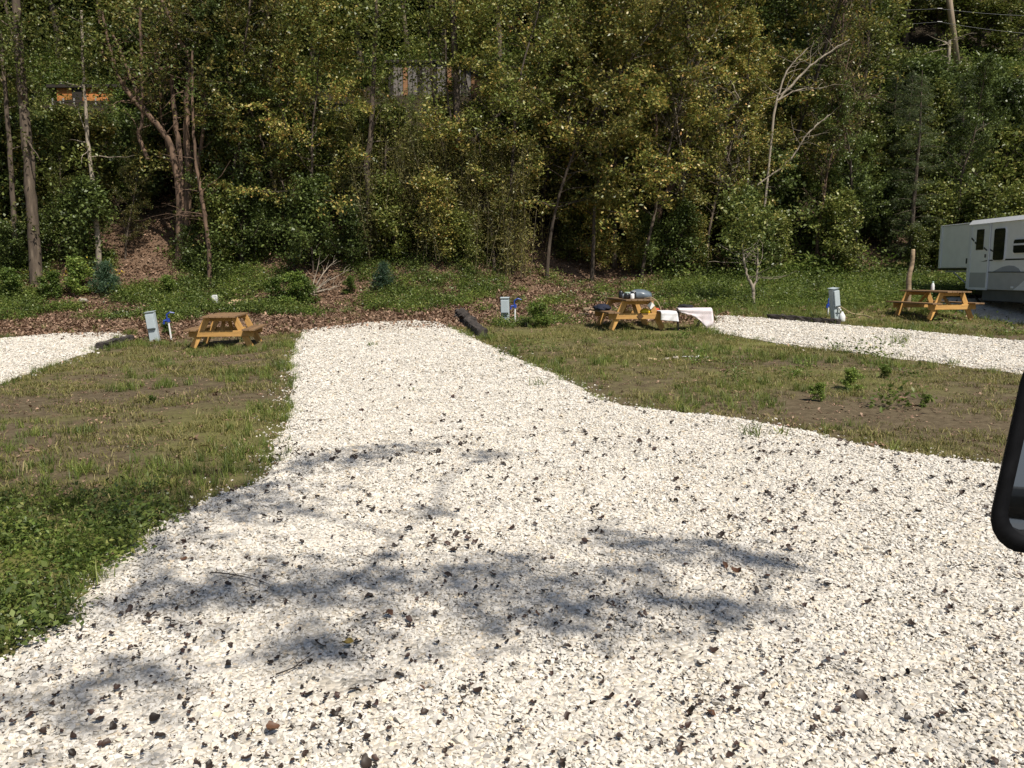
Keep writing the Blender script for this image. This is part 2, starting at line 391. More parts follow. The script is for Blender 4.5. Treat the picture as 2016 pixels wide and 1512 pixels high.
# ------------------------------------------------------------------ the ground
def axis(fine0, fine1, step, lo, hi, grow=1.25):
    a = list(np.arange(fine0, fine1 + 1e-6, step)); s = step
    while a[-1] < hi: s *= grow; a.append(a[-1] + s)
    s = step
    while a[0] > lo: s *= grow; a.insert(0, a[0] - s)
    return np.array(a)
xs = axis(-21, 21, .25, -150, 150); ys = axis(-4, 36, .25, -120, 150)
X, Y = np.meshgrid(xs, ys); Z = G(X, Y) + .012 * (wob(X, Y, 6.0) - .5)
V = np.stack([X, Y, Z], -1).reshape(-1, 3); nx, ny = len(xs), len(ys)
I = np.arange(nx * ny).reshape(ny, nx)
Fq = np.stack([I[:-1, :-1], I[:-1, 1:], I[1:, 1:], I[1:, :-1]], -1).reshape(-1, 4)
def litter_zone(x, y):
    edge = wob(x, y, .9, 2) * 1.6 - .8
    back = sstep(20.9, 22.6, y + edge)
    right = sstep(4.2, 6.5, x) * (1 - sstep(29.8, 31.5, y + edge))
    return back * (1 - .92 * right)
def green_zone(x, y):
    g = .10 + .42 * wob(x, y, .35, 1)
    g = g + .35 * sstep(5.5, 8, x) * sstep(21, 24, y)
    bare = np.exp(-(((x + 5.6) / 2.2) ** 2 + ((y - 7.6) / 1.3) ** 2)) + .9 * np.exp(-(((x - 5.8) / 2.6) ** 2 + ((y - 9.3) / 1.0) ** 2)) \
        + .7 * np.exp(-(((x + 6.0) / 2.0) ** 2 + ((y - 11.5) / 1.0) ** 2)) + .5 * np.exp(-(((x - 4.2) / 1.5) ** 2 + ((y - 14.0) / .9) ** 2))
    return g - .75 * bare
me = raw_mesh('ground', V, Fq, 'earth', True)
for nm, fn in (('litter', litter_zone), ('green', green_zone), ('humus_shade', lambda x, y: sstep(30.5, 33.5, y + 1.5 * (wob(x, y, .8, 7) - .5)))):  # last zone: humus plus painted canopy shade up the slope
    a = me.attributes.new(nm, 'FLOAT', 'POINT'); a.data.foreach_set('value', fn(X, Y).ravel().astype(np.float32))
tag(link('ground', me), None, None, kind='structure')

# gravel outlines, from the pixel outline to the ground plane
def outline(px): return [tuple(gp(*p)[:2]) for p in px]
MAIN = outline([(0, 1300), (60, 1262), (110, 1235), (170, 1180), (215, 1130), (255, 1090), (300, 1045), (390, 992), (500, 955), (545, 920), (540, 880), (566, 830), (580, 770),
                (570, 720), (580, 680), (597, 650), (700, 638), (800, 632), (870, 635), (900, 650), (960, 680), (1030, 712), (1100, 742), (1150, 770), (1220, 800),
                (1300, 810), (1450, 825), (1600, 852), (1700, 880), (1850, 902), (2016, 922)]) + [(8, 6.8), (14, 6.2), (26, 5.5), (26, -5), (-26, -5), (-26, 1.2), (-8, 2.0), (-4.2, 2.7)]
LEFT = outline([(0, 757), (60, 735), (130, 710), (195, 688), (225, 672), (252, 660), (215, 655), (100, 659), (0, 668)]) + [(-16, 17.6), (-17, 12.5), (-12, 10.3)]
RIGHT = outline([(1392, 640), (1400, 656), (1450, 663), (1560, 681), (1700, 698), (1850, 716), (2016, 738)]) + [(13, 10.6), (20, 9.6), (20, 15.5)] + \
        outline([(2016, 674), (1800, 653), (1650, 641), (1500, 627), (1410, 622)])
RVP = [(12.9, 16.5), (12.6, 22), (12.9, 25.6), (14, 26.3), (17.5, 26.2), (18, 16)]
COARSE = {}
def lite(poly): return COARSE.get(id(poly), poly)
def inside(poly, x, y):
    poly = lite(poly); x = np.asarray(x); y = np.asarray(y); c = np.zeros(x.shape, bool); n = len(poly)
    for i in range(n):
        x1, y1 = poly[i]; x2, y2 = poly[(i + 1) % n]
        if y1 == y2: continue
        c ^= ((y1 > y) != (y2 > y)) & (x < (x2 - x1) * (y - y1) / (y2 - y1) + x1)
    return c
def edist(poly, x, y):
    poly = lite(poly); d = np.full(np.shape(x), 1e9); n = len(poly)
    for i in range(n):
        a = np.array(poly[i]); b_ = np.array(poly[(i + 1) % n]); ab = b_ - a
        t = np.clip(((x - a[0]) * ab[0] + (y - a[1]) * ab[1]) / (ab @ ab + 1e-9), 0, 1)
        d = np.minimum(d, np.hypot(x - a[0] - t * ab[0], y - a[1] - t * ab[1]))
    return d
PADS = [MAIN, LEFT, RIGHT, RVP]
def dense(poly, step=.12):
    out = []; n = len(poly)
    for i in range(n):
        a = np.array(poly[i]); b_ = np.array(poly[(i + 1) % n]); L = np.linalg.norm(b_ - a); k = max(1, int(L / step)) if L < 8 else int(L / 1.0)
        for j in range(k):
            p = a + (b_ - a) * j / k
            w = .10 if L < 8 else 0
            out.append((p[0] + w * (wob(p[0], p[1], 3.1, 1) - .5) + w * .6 * (wob(p[0], p[1], 9.7, 4) - .5), p[1] + w * (wob(p[0], p[1], 3.3, 5) - .5) + w * .6 * (wob(p[0], p[1], 9.1, 8) - .5)))
    return out
POLY = [p for p in PADS]; PADS = [dense(p) for p in PADS]
def GZ(x, y):       # top of the gravel bed
    return G(x, y) + .012 * (wob(x, y, 6.0) - .5)
for _p, _q in zip(PADS, POLY): COARSE[id(_p)] = _q
def pad_lift(poly, x, y): return .006 + .034 * sstep(0, .25, edist(poly, x, y)) + .012 * (wob(x, y, 2.2, 3) - .5)
for nm, poly in zip(('gravel_road', 'gravel_pad', 'gravel_pad', 'gravel_pad'), PADS):
    P = np.array(poly); gx = np.arange(P[:, 0].min(), P[:, 0].max(), .3); gy = np.arange(P[:, 1].min(), P[:, 1].max(), .3)
    gxx, gyy = np.meshgrid(gx, gy); gxx = gxx.ravel(); gyy = gyy.ravel()
    k = inside(poly, gxx, gyy) & (edist(poly, gxx, gyy) > .2)
    pts = [Vector(p) for p in poly] + [Vector(p) for p in zip(gxx[k], gyy[k])]
    res = delaunay_2d_cdt(pts, [], [list(range(len(poly)))], 1, 1e-5)
    v2 = np.array([tuple(v) for v in res[0]]); z = GZ(v2[:, 0], v2[:, 1]) + pad_lift(poly, v2[:, 0], v2[:, 1])
    me = raw_mesh(nm, np.column_stack([v2, z]), [tuple(f) for f in res[2]], 'gravel_bed', True)
    bm = bmesh.new(); bm.from_mesh(me); bmesh.ops.recalc_face_normals(bm, faces=bm.faces)
    if sum(f.normal.z for f in bm.faces) < 0: bmesh.ops.reverse_faces(bm, faces=bm.faces)
    bm.to_mesh(me); bm.free()
    tag(link(nm, me), None, None, kind='structure')

# ------------------------------------------------------------------ loose white stones on the gravel
rng = np.random.default_rng(5)
for k in range(9):
    bm = bmesh.new(); q = rng.normal(0, 1, (13, 3)); q /= np.linalg.norm(q, axis=1)[:, None]; q *= np.array([.5, .40, .30]) * rng.uniform(.8, 1.15, (13, 1))
    for p in q: bm.verts.new(p)
    r_ = bmesh.ops.convex_hull(bm, input=bm.verts[:])
    for v in [v for v in bm.verts if not v.link_faces]: bm.verts.remove(v)
    me = bpy.data.meshes.new('stone'); bm.to_mesh(me); bm.free(); me.materials.append(MATS['stone']); source('stone', me)
def in_view(x, y, m=1.2):
    return (np.abs(x) < .66 * np.maximum(y, 0) + m) & (y > 1.6)
SP, SS = [], []
for poly in PADS[:3]:
    P = np.array(poly); x0, x1 = max(P[:, 0].min(), -15), min(P[:, 0].max(), 17); y0, y1 = max(P[:, 1].min(), 1.8), P[:, 1].max()
    for (a, b_, den, size) in ((0, 5, 4500, .0235), (5, 8, 3200, .025), (8, 12, 1700, .029), (12, 17, 700, .038), (17, 26, 380, .044)):
        ya, yb = max(a, y0), min(b_, y1)
        if ya >= yb: continue
        n = int(den * (x1 - x0) * (yb - ya)); x = rng.uniform(x0, x1, n); y = rng.uniform(ya, yb, n)
        k = in_view(x, y); x = x[k]; y = y[k]
        ins = inside(poly, x, y); d = edist(poly, x, y)
        k = (ins & (rng.random(len(x)) < .35 + d / .12)) | (~ins & (d < .5) & (rng.random(len(x)) < .22 * np.exp(-d / .11)))
        x = x[k]; y = y[k]; ins = ins[k]; s = size * rng.lognormal(0, .28, len(x))
        z = GZ(x, y) + np.where(ins, pad_lift(poly, x, y), 0) + s * rng.uniform(-.02, .22, len(x))
        SP.append(np.column_stack([x, y, z])); SS.append(s)
SP = np.vstack(SP); SS = np.concatenate(SS)
scatter('gravel', SP, rng.uniform(-1, 1, (len(SP), 3)) * np.array([.5, .5, 3.14]), SS, rng.integers(0, 9, len(SP)), 'stone',
        'loose white crushed stones covering the road and pads', 'gravel', 'stone')
print('stones', len(SP))

# ------------------------------------------------------------------ picnic tables: every plank its own piece
PLK = {}
def plank(parent, name, a, b_, w, t, mat, wdir=None, over=0.0):
    """a board from a to b, w across along wdir, t thick"""
    a = Vector(a); b_ = Vector(b_); d = b_ - a; L = d.length + over; key = (round(L, 3), w, t, mat)
    if key not in PLK: PLK[key] = MB().box((0, 0, 0), (L, w, t), ch=.004).mesh(name, mat)
    x = d.normalized(); wd = Vector(wdir); y = (wd - x * wd.dot(x)).normalized(); z = x.cross(y)
    o = link(name, PLK[key], parent); M = Matrix((x, y, z)).transposed().to_4x4(); M.translation = (a + b_) / 2
    o.matrix_local = M; return o
def picnic_table(px, py, rot, label, tilt=(0, 0)):
    c = gp(px, py); ax = Vector((-math.sin(rot), math.cos(rot), 0)); o = c + ax * .62
    o.z = float(G(o.x, o.y)) - .01
    t = thing('picnic_table', label, 'picnic table', o, rot, 'picnic tables beside the gravel pads'); t.rotation_euler = (tilt[0], tilt[1], rot)
    for i in range(5):
        x = (i - 2) * .147; plank(t, 'top_plank', (x, -.915, .731), (x, .915, .731), .139, .038, 'table_wood_worn', (1, 0, 0))
    for s in (-1, 1):
        for k in (0, 1):
            x = s * (.565 + k * .147); plank(t, 'seat_plank', (x, -.915, .431), (x, .915, .431), .139, .038, 'table_wood_worn', (1, 0, 0))
    for e in (-1, 1):
        y = e * .64
        for s in (-1, 1): plank(t, 'leg', (s * .28, y, .735), (s * .655, y, 0), .14, .038, 'table_wood', (1, 0, 0), over=-.05)
        plank(t, 'seat_beam', (-.715, y + e * .04, .341), (.715, y + e * .04, .341), .139, .038, 'table_wood', (0, 0, 1))
        plank(t, 'top_cleat', (-.34, y - e * .04, .666), (.34, y - e * .04, .666), .089, .038, 'table_wood', (0, 0, 1))
        plank(t, 'brace', (0, y - e * .02, .36), (0, e * .22, .70), .089, .038, 'table_wood', (1, 0, 0))
    return t
T1 = picnic_table(438, 686, .145, 'bare weathered picnic table by the leaf-strewn bank and a short blue-handled water pipe')
T2 = picnic_table(1253, 651, .145, 'picnic table loaded with a grey bag, clothes and camping gear', )
T3 = picnic_table(1869, 632, .22, 'picnic table with a single pale bottle on top, close to the trailer')
bpy.context.view_layer.update()
def on(t, x, y, z=.752): return t.matrix_world @ Vector((x, y, z))

# ------------------------------------------------------------------ electric pedestals and water pipes
def pedestal(px, py, h, rot, lean, label, plug=False):
    t = thing('electric_pedestal', label, 'pedestal', gp(px, py) - Vector((0, 0, .03)), rot, 'electric pedestals'); t.rotation_euler = (lean[0], lean[1], rot)
    MB().box((0, 0, h * .5), (.22, .14, h), ch=.008).build('post_box', 'box_grey', t)
    MB().prism([(-.115, h), (.095, h + .028), (.095, h + .04), (-.125, h + .012)], -.118, .118, 0).build('cap', 'box_grey', t)
    c = MB().box((0, -.095, h * .70), (.205, .05, h * .50), ch=.010).build('cover', 'box_grey', t)
    MB().box((0, -.124, h * .47), (.19, .03, .026), ch=.006).build('cover_lip', 'box_grey_dark', c)
    MB().box((0, -.073, h * .22), (.20, .006, h * .36)).build('lower_panel', 'box_grey', t)
    if plug: MB().tube([(.02, -.06, h * .42), (.035, -.13, h * .39), (.0, -.19, h * .32)], .028, 8).build('plug', 'pvc', t)
    return t
pedestal(306, 672, .76, .05, (-.03, -.13), 'grey electric pedestal tilting over beside a dark timber and the bare picnic table')
pedestal(995, 638, .70, -.10, (0, -.02), 'upright grey electric pedestal in weeds at the end of the rotten timbers')
P3 = pedestal(1645, 630, .86, .55, (-.05, -.13), 'grey electric pedestal with a tan cord plugged in and a white jug at its foot', True)
def spigot(px, py, h, rot, label, lean=0):
    t = thing('water_spigot', label, 'spigot', gp(px, py) - Vector((0, 0, .02)), rot, 'water pipes with blue handles'); t.rotation_euler = (0, lean, rot)
    MB().tube([(0, 0, 0), (0, 0, h)], .022, 10).build('pipe', 'pvc', t)
    hd = MB().tube([(0, 0, h - .02), (0, 0, h + .07)], [.045, .038], 10).tube([(0, 0, h + .03), (-.10, 0, h + .02), (-.12, 0, h - .06)], [.032, .03, .026], 8).build('faucet_head', 'blue_plastic', t)
    MB().tube([(-.02, 0, h + .06), (-.02, 0, h + .17), (.07, 0, h + .22), (.17, 0, h + .19)], [.018, .018, .022, .016], 7).build('handle', 'blue_plastic', hd)
spigot(338, 671, .52, .3, 'white water pipe with raised blue handle next to the bare picnic table', -.10)
spigot(1014, 637, .46, .1, 'white water pipe with blue handle next to a round weed clump')
spigot(1630, 622, .30, .9, 'short water pipe with blue handle half hidden in grass behind a long timber')
jug = MB().lathe([(.07, 0), (.085, .03), (.085, .16), (.05, .22), (.03, .24), (.03, .27)], 12).build('plastic_jug', 'pvc', loc=gp(1657, 634), smooth=True)
tag(jug, 'white plastic jug at the foot of the corded pedestal', 'jug')
pp = P3.location
c0 = Vector((pp.x + .02, pp.y - .22, pp.z + .40)); a1 = gp(1700, 622); a2 = gp(1738, 634)
cp = smoothpath([c0, c0.lerp(a1, .5) - Vector((0, 0, .06)), a1 + Vector((0, 0, .02)), a2 + Vector((0, 0, .015))], 16)
tag(MB().tube([Vector(p) for p in cp], .014, 6).build('power_cord', 'cord_tan'), 'tan power cord running from the pedestal down into the grass', 'cord')

# ------------------------------------------------------------------ timbers, logs, posts
def timber(a, b_, w, h, label, mat='tie_wood', rough=.012, seed=0, round_=False, group=None, name='timber'):
    a = Vector(a); b_ = Vector(b_); d = (b_ - a); L = d.length; rr = random.Random(seed); n = max(6, int(L / .12)); k = 12
    vs, fs = [], []
    for i in range(n + 1):
        u = i / n; ex = 1 if 0 < i < n else .94
        for j in range(k):
            an = 2 * math.pi * (j + .5) / k; cx, cy = math.cos(an), math.sin(an)
            if not round_:
                q = max(abs(cx), abs(cy)); cx, cy = cx / q, cy / q
                q = max(1, math.hypot(cx, cy) / 1.30); cx /= q; cy /= q
            vs.append((-L / 2 + L * u + rr.uniform(-.01, .01), (cx * w / 2 + rr.gauss(0, rough)) * ex, h / 2 + (cy * h / 2 + rr.gauss(0, rough)) * ex))
    for i in range(n):
        for j in range(k): fs.append((i * k + j, i * k + (j + 1) % k, (i + 1) * k + (j + 1) % k, (i + 1) * k + j))
    fs += [tuple(range(k)), tuple(n * k + j for j in range(k - 1, -1, -1))]
    o = MB().add(vs, fs).build(name, mat); o.location = (a + b_) / 2 - Vector((0, 0, .02)); d.normalize()
    o.rotation_euler = (0, -math.asin(d.z), math.atan2(d.y, d.x)); return tag(o, label, 'timber' if name == 'timber' else 'log', group)
timber(gp(196, 688), gp(258, 671), .20, .17, 'short dark squared timber lying beside the tilted pedestal', seed=1)
timber(gp(950, 664), gp(922, 640), .24, .20, 'dark squared timber with a clean cut end beside the gravel pad', seed=2)
timber(gp(926, 641), gp(903, 622), .26, .20, 'rotten crumbling black timber behind the squared one', rough=.045, seed=3)
timber(gp(1512, 628), gp(1652, 640), .20, .16, 'long dark timber along the far edge of the gravel', seed=4)
timber(gp(1150, 616), gp(1192, 620), .17, .17, 'pale peeled log behind the loaded picnic table', 'log_wood', .012, 5, True, name='log')
timber(gp(1141, 622), gp(1178, 625), .12, .11, 'grey split log in front of the pale peeled log', 'bark', .015, 6, True, name='log')
pb = gp(1785, 612); q = smoothpath([(0, 0, -.1), (.02, 0, .5), (.0, 0, .95), (.08, .02, 1.35), (.07, 0, 1.72)], 12)
t = thing('wooden_post', 'upright crooked debarked wooden post behind the bottle table', 'post', pb)
MB().tube([Vector(p) for p in q], list(np.linspace(.085, .055, 12)), 9).build('post_shaft', 'log_wood', t, smooth=True)
MB().tube([Vector(q[-1]), Vector(q[-1]) + Vector((0, 0, .03))], [.056, .045], 9).build('cut_end', 'cut_wood', t)
# white marker box with cut wood about it
t = thing('marker_box', 'small white utility box among cut wood chunks on the bank', 'utility box', gp(424, 606))
MB().box((0, 0, .17), (.17, .12, .34), ch=.01).build('box_body', 'pvc', t)
MB().prism([(-.09, .34), (.09, .34), (.05, .40), (-.05, .40)], -.065, .065, 1).build('box_cap', 'pvc', t)
def chunk(px, py, d, label, mat, seed, name='wood_chunk', cat='wood chunk'):
    rr = np.random.default_rng(seed); bm = bmesh.new(); q = rr.normal(0, 1, (26, 3)); q /= np.linalg.norm(q, axis=1)[:, None]
    for p in q * np.array(d) * rr.uniform(.85, 1.1, (26, 1)): bm.verts.new(p)
    bmesh.ops.convex_hull(bm, input=bm.verts[:])
    for v in [v for v in bm.verts if not v.link_faces]: bm.verts.remove(v)
    me = bpy.data.meshes.new(name); bm.to_mesh(me); bm.free(); me.materials.append(MATS[mat])
    return tag(link(name, me, loc=gp(px, py) + Vector((0, 0, d[2] * .5)), rot=(.1, .1, rr.uniform(0, 6))), label, cat)
chunk(402, 603, (.17, .13, .12), 'round pale wood chunk close to the white utility box', 'cut_wood', 1)
chunk(415, 596, (.10, .08, .10), 'small pale wood chunk touching the white utility box', 'cut_wood', 2)
chunk(462, 597, (.36, .20, .09), 'wide flat pale log slice with dark underside on the bank', 'cut_wood', 3)
chunk(488, 596, (.22, .12, .07), 'small flat wood slab next to the wide log slice', 'cut_wood', 4)
chunk(361, 580, (.22, .12, .08), 'splintered pale stump piece higher up the bank in weeds', 'cut_wood', 5)
chunk(165, 596, (.25, .15, .10), 'half-buried grey stone in the weeds of the bank', 'rock', 6, 'stone_block', 'stone')

# ------------------------------------------------------------------ gear on the loaded table
def lumpy(name, dims, loc, rotz, mat, label=None, cat=None, seed=0, amp=.16, parent=None, sub=3, flat=True):
    bm = bmesh.new(); bmesh.ops.create_icosphere(bm, subdivisions=sub, radius=1); rr = random.Random(seed); ph = [rr.uniform(0, 6) for _ in range(6)]
    for v in bm.verts:
        c = v.co; f = 1 + amp * (math.sin(3 * c.x + ph[0]) * math.sin(4 * c.y + ph[1]) + .7 * math.sin(6 * c.x + 5 * c.z + ph[2]) * math.sin(5 * c.y + ph[3]) + .5 * math.sin(11 * c.y + 9 * c.x + ph[4]))
        c = c * f
        if flat: c.z = max(c.z, -.55)
        v.co = Vector((c.x * dims[0], c.y * dims[1], (c.z + (.55 if flat else 0)) * dims[2]))
    me = bpy.data.meshes.new(name); bm.to_mesh(me); bm.free(); me.materials.append(MATS[mat])
    me.polygons.foreach_set('use_smooth', np.ones(len(me.polygons), bool))
    o = link(name, me, parent, loc, (0, 0, rotz))
    if label: tag(o, label, cat)
    return o
bag = thing('duffel_bag', 'bulging grey plastic bag on top of the loaded picnic table', 'bag', on(T2, .10, -.30), .2)
lumpy('bag_body', (.31, .22, .145), (.07, 0, 0), 0, 'grey_bag', seed=2, amp=.07, parent=bag)
lumpy('bag_fold', (.13, .14, .10), (-.25, -.02, 0), .2, 'grey_bag_light', seed=3, amp=.1, parent=bag)
lumpy('bag_strap', (.05, .05, .09), (-.15, -.18, 0), .2, 'black_cloth', seed=4, amp=.1, parent=bag)
def pot(x, y, prof, mat, label, name, cat, lid=None):
    o = thing(name, label, cat, on(T2, x, y)); MB().lathe(prof, 14).build('body', mat, o, smooth=True)
    if lid: MB().lathe([(prof[-1][0] * 1.05, prof[-1][1]), (prof[-1][0] * 1.05, prof[-1][1] + .02), (.01, prof[-1][1] + .03)], 14).build('lid', lid, o)
pot(-.22, -.50, [(.06, 0), (.075, .03), (.075, .10), (.06, .14)], 'pot_black', 'squat black pot with mint green lid on the table corner', 'cooking_pot', 'pot', 'mint')
pot(-.12, -.62, [(.045, 0), (.05, .02), (.05, .09), (.04, .13)], 'sign_white', 'white cup standing between the black pots', 'cup', 'cup')
pot(-.05, -.48, [(.06, 0), (.07, .04), (.07, .14), (.055, .17)], 'pot_black', 'black pot with clear lid between the white cup and the grey bag', 'cooking_pot', 'pot', 'clear_jar')
pot(-.20, .10, [(.05, 0), (.06, .03), (.06, .15), (.03, .19)], 'pot_black', 'dark flask behind the pots on the loaded table', 'flask', 'flask')
lumpy('jacket', (.20, .34, .09), on(T2, -.64, .25, .45), .15, 'navy_cloth', 'dark jacket bunched up on the bench of the loaded table', 'jacket', 5, .2)
lumpy('yellow_bag', (.13, .09, .07), on(T2, .22, -.60, .41), .1, 'yellow_bag', 'small yellow bag lying on the crossbeam under the loaded table top', 'bag', 6, .15)
for nm, (x, z), sz, mt, lb in (('diamond_sign', (.33, .60), .095, 'sign_white', 'white diamond plate on a leg of the loaded table'), ('diamond_sign', (.06, .34), .085, 'sign_dark', 'dark brown diamond plate on the seat beam of the loaded table')):
    y = -.685 if z > .5 else -.705
    tag(MB().prism([(0, -sz), (sz, 0), (0, sz), (-sz, 0)], -.006, .006, 1).build(nm, mt, loc=on(T2, x, y, z), rot=(0, 0, T2.rotation_euler.z)), lb, 'sign')
def cloth(name, rows, mat, label, wave=.012, seed=0, cat='towel'):
    """a grid of world points skinned as a thin cloth"""
    rr = np.random.default_rng(seed); A = np.array(rows, float); m_, n_ = A.shape[:2]
    U = 6; B = np.array([smoothpath(A[:, j], m_ * U) for j in range(n_)]).transpose(1, 0, 2); B = np.array([smoothpath(B[i], n_ * U) for i in range(m_ * U)])
    ii, jj = np.meshgrid(np.arange(B.shape[0]), np.arange(B.shape[1]), indexing='ij')
    B[..., 1] += wave * np.sin(jj * .9 + ii * .25 + seed) * np.linspace(.2, 1.4, B.shape[0])[:, None]
    a, c = B.shape[:2]; I = np.arange(a * c).reshape(a, c)
    o = link(name, raw_mesh(name, B.reshape(-1, 3), np.stack([I[:-1, :-1], I[:-1, 1:], I[1:, 1:], I[1:, :-1]], -1).reshape(-1, 4), mat, True))
    sm = o.modifiers.new('thick', 'SOLIDIFY'); sm.thickness = .008; return tag(o, label, cat)
def w(t, *p): return tuple(t.matrix_world @ Vector(p))
cloth('towel', [[w(T2, .49, -.45, .464), w(T2, .86, -.45, .462)], [w(T2, .49, -.75, .466), w(T2, .87, -.75, .464)], [w(T2, .49, -.945, .455), w(T2, .90, -.945, .45)], [w(T2, .49, -.965, .36), w(T2, .92, -.97, .34)], [w(T2, .49, -.97, .26), w(T2, .93, -.98, .22)]],
      'white_cloth', 'white towel hanging off the bench of the loaded table', .022)
lumpy('red_cloth', (.10, .10, .05), on(T2, .56, -.30, .45), 0, 'red_cloth', 'small red cloth on the bench beside the hanging white towel', 'cloth', 8, .15)
q = smoothpath([on(T2, .22, -.5, .76), on(T2, .36, -.62, .79), on(T2, .50, -.66, .68), on(T2, .60, -.64, .49)], 14)
tag(MB().tube([Vector(p) for p in q], .010, 6).build('drying_cord', 'cord_tan'), 'tan cord curving from the loaded table top to its bench', 'cord')
# low camp table with a cloth
c = gp(1364, 650); t = thing('camp_table', 'low black folding camp table draped with pale cloth', 'camp table', c, -.10)
for a_, b_ in (((-.36, -.16, 0), (-.36, -.18, .5)), ((-.36, .2, 0), (-.34, .2, .5)), ((.0, -.2, 0), (.34, -.18, .48)), ((.36, -.2, 0), (.02, -.18, .48)), ((.36, .2, 0), (.34, .2, .5)), ((.05, .2, 0), (.3, .2, .45))):
    MB().tube([a_, b_], .013, 6).build('leg', 'black_metal', t)
MB().box((0, 0, .505), (.76, .44, .012)).build('table_panel', 'black_metal', t)
bpy.context.view_layer.update()
cloth('draped_cloth', [[w(t, -.38, .24, .45), w(t, .0, .24, .46), w(t, .41, .24, .40)], [w(t, -.39, .22, .521), w(t, 0, .22, .521), w(t, .41, .22, .521)], [w(t, -.39, -.235, .521), w(t, .0, -.235, .521), w(t, .41, -.235, .521)],
      [w(t, -.36, -.265, .46), w(t, .0, -.27, .40), w(t, .43, -.28, .38)], [w(t, -.25, -.27, .42), w(t, .02, -.28, .34), w(t, .43, -.29, .18)], [w(t, -.10, -.27, .40), w(t, .14, -.28, .24), w(t, .30, -.30, .06)]],
      'pink_cloth', 'pale pinkish cloth draped to a point over the camp table', .03, 2, 'cloth')
lumpy('folded_clothes', (.20, .12, .055), Vector(w(t, -.18, .05, .53)), 0, 'black_cloth', 'dark bundle of clothes on the draped camp table', 'clothes', 9, .2)
# the bottle
bt = thing('water_bottle', 'pale translucent bottle standing alone on a picnic table', 'bottle', on(T3, .02, .1))
MB().lathe([(.04, 0), (.045, .02), (.045, .13), (.03, .18), (.02, .20)], 14).build('body', 'pvc', bt, smooth=True)
MB().lathe([(.024, .20), (.024, .24), (.01, .245)], 12).build('cap', 'mint', bt)

# ------------------------------------------------------------------ the travel trailer
RX, RY0, RY1 = 13.72, 18.6, 25.0
gz = float(G(15, 24)); rv = thing('travel_trailer', 'white and grey travel trailer with a bed box slid out behind', 'trailer', (RX, RY1, gz))
def rb(name, x0, x1, y0, y1, z0, z1, mat, ch=.0, parent=None):      # box in trailer coordinates: x from its left side, y from its rear (negative to the camera), z world
    return MB().box(((x0 + x1) / 2, (y0 + y1) / 2, (z0 + z1) / 2 - gz), (x1 - x0, y1 - y0, z1 - z0), ch=ch).build(name, mat, parent or rv)
LEN = RY1 - RY0
MB().prism([(0, 1.31 - gz), (2.35, 1.31 - gz), (2.35, 3.22 - gz), (2.25, 3.30 - gz), (.10, 3.30 - gz), (0, 3.22 - gz)], -LEN, 0, 1).build('wall_body', 'rv_white', rv)
MB().prism([(-.05, 3.20 - gz), (.06, 3.33 - gz), (1.17, 3.38 - gz), (2.29, 3.33 - gz), (2.40, 3.20 - gz), (2.37, 3.20 - gz), (2.27, 3.302 - gz), (.08, 3.302 - gz), (-.02, 3.20 - gz)], -LEN - .03, .04, 1).build('roof', 'rv_trim', rv)
rb('lower_panel', -.012, 0, -LEN, -.14, 1.315, 1.80, 'rv_grey')
rb('lower_trim', -.020, -.012, -LEN, -.14, 1.795, 1.815, 'rv_black')
rb('corner_trim', -.03, .06, -.10, .03, 1.31, 3.22, 'rv_trim', .012)
rb('skirt', .12, 2.2, -LEN, -.62, .98, 1.308, 'rv_skirt', .02)
rb('underframe', .3, 2.05, -LEN, .05, 1.10, 1.309, 'rv_black', .02)
dr = rb('door', -.035, -.013, -1.05, -.16, 1.33, 3.16, 'rv_white', .01)
for z0, z1, y0, y1 in ((1.33, 3.16, -1.09, -1.05), (1.33, 3.16, -.16, -.12), (3.16, 3.20, -1.09, -.12), (1.29, 1.33, -1.09, -.12)):
    rb('door_trim', -.045, -.012, y0, y1, z0, z1, 'rv_trim', parent=rv)
rb('door_lower', -.042, -.035, -1.02, -.19, 1.36, 1.79, 'rv_grey')
rb('door_window', -.048, -.036, -.80, -.42, 2.45, 3.04, 'dark_glass', .004)
rb('door_handle', -.055, -.036, -.98, -.90, 2.22, 2.32, 'rv_skirt', .008)
def rwin(y0, y1, z0, z1, bar=False):
    r_ = .07; pts = []
    for cx, cz, a0 in ((y1 - r_, z1 - r_, 0), (y0 + r_, z1 - r_, 90), (y0 + r_, z0 + r_, 180), (y1 - r_, z0 + r_, 270)):
        for k in range(5): a = R(a0 + k * 22.5); pts.append((cx + r_ * math.cos(a), cz + r_ * math.sin(a) - gz))
    f = MB().prism([((p[0] - (y0 + y1) / 2) * 1.07 + (y0 + y1) / 2, (p[1] - ((z0 + z1) / 2 - gz)) * 1.04 + (z0 + z1) / 2 - gz) for p in pts], -.03, -.001, 0).build('window', 'rv_trim', rv)
    MB().prism(pts, -.038, -.031, 0).build('pane', 'dark_glass', f)
    if bar: MB().box((-.042, (y0 + y1) / 2, (z0 + z1) / 2 - gz + .05), (.006, y1 - y0, .05)).build('window_bar', 'rv_trim', f)
rwin(-1.82, -1.30, 2.14, 3.02); rwin(-3.2, -2.24, 2.32, 2.68, True)
rb('stripe', -.006, -.001, -1.26, -1.10, 2.12, 2.155, 'rv_black'); rb('stripe', -.006, -.001, -LEN, -1.86, 2.13, 2.17, 'rv_black')
MB().prism([(-.70, 2.10 - gz), (-1.05, 2.115 - gz), (-1.05, 2.15 - gz)], -.041, -.036, 0).build('stripe', 'rv_black', rv)
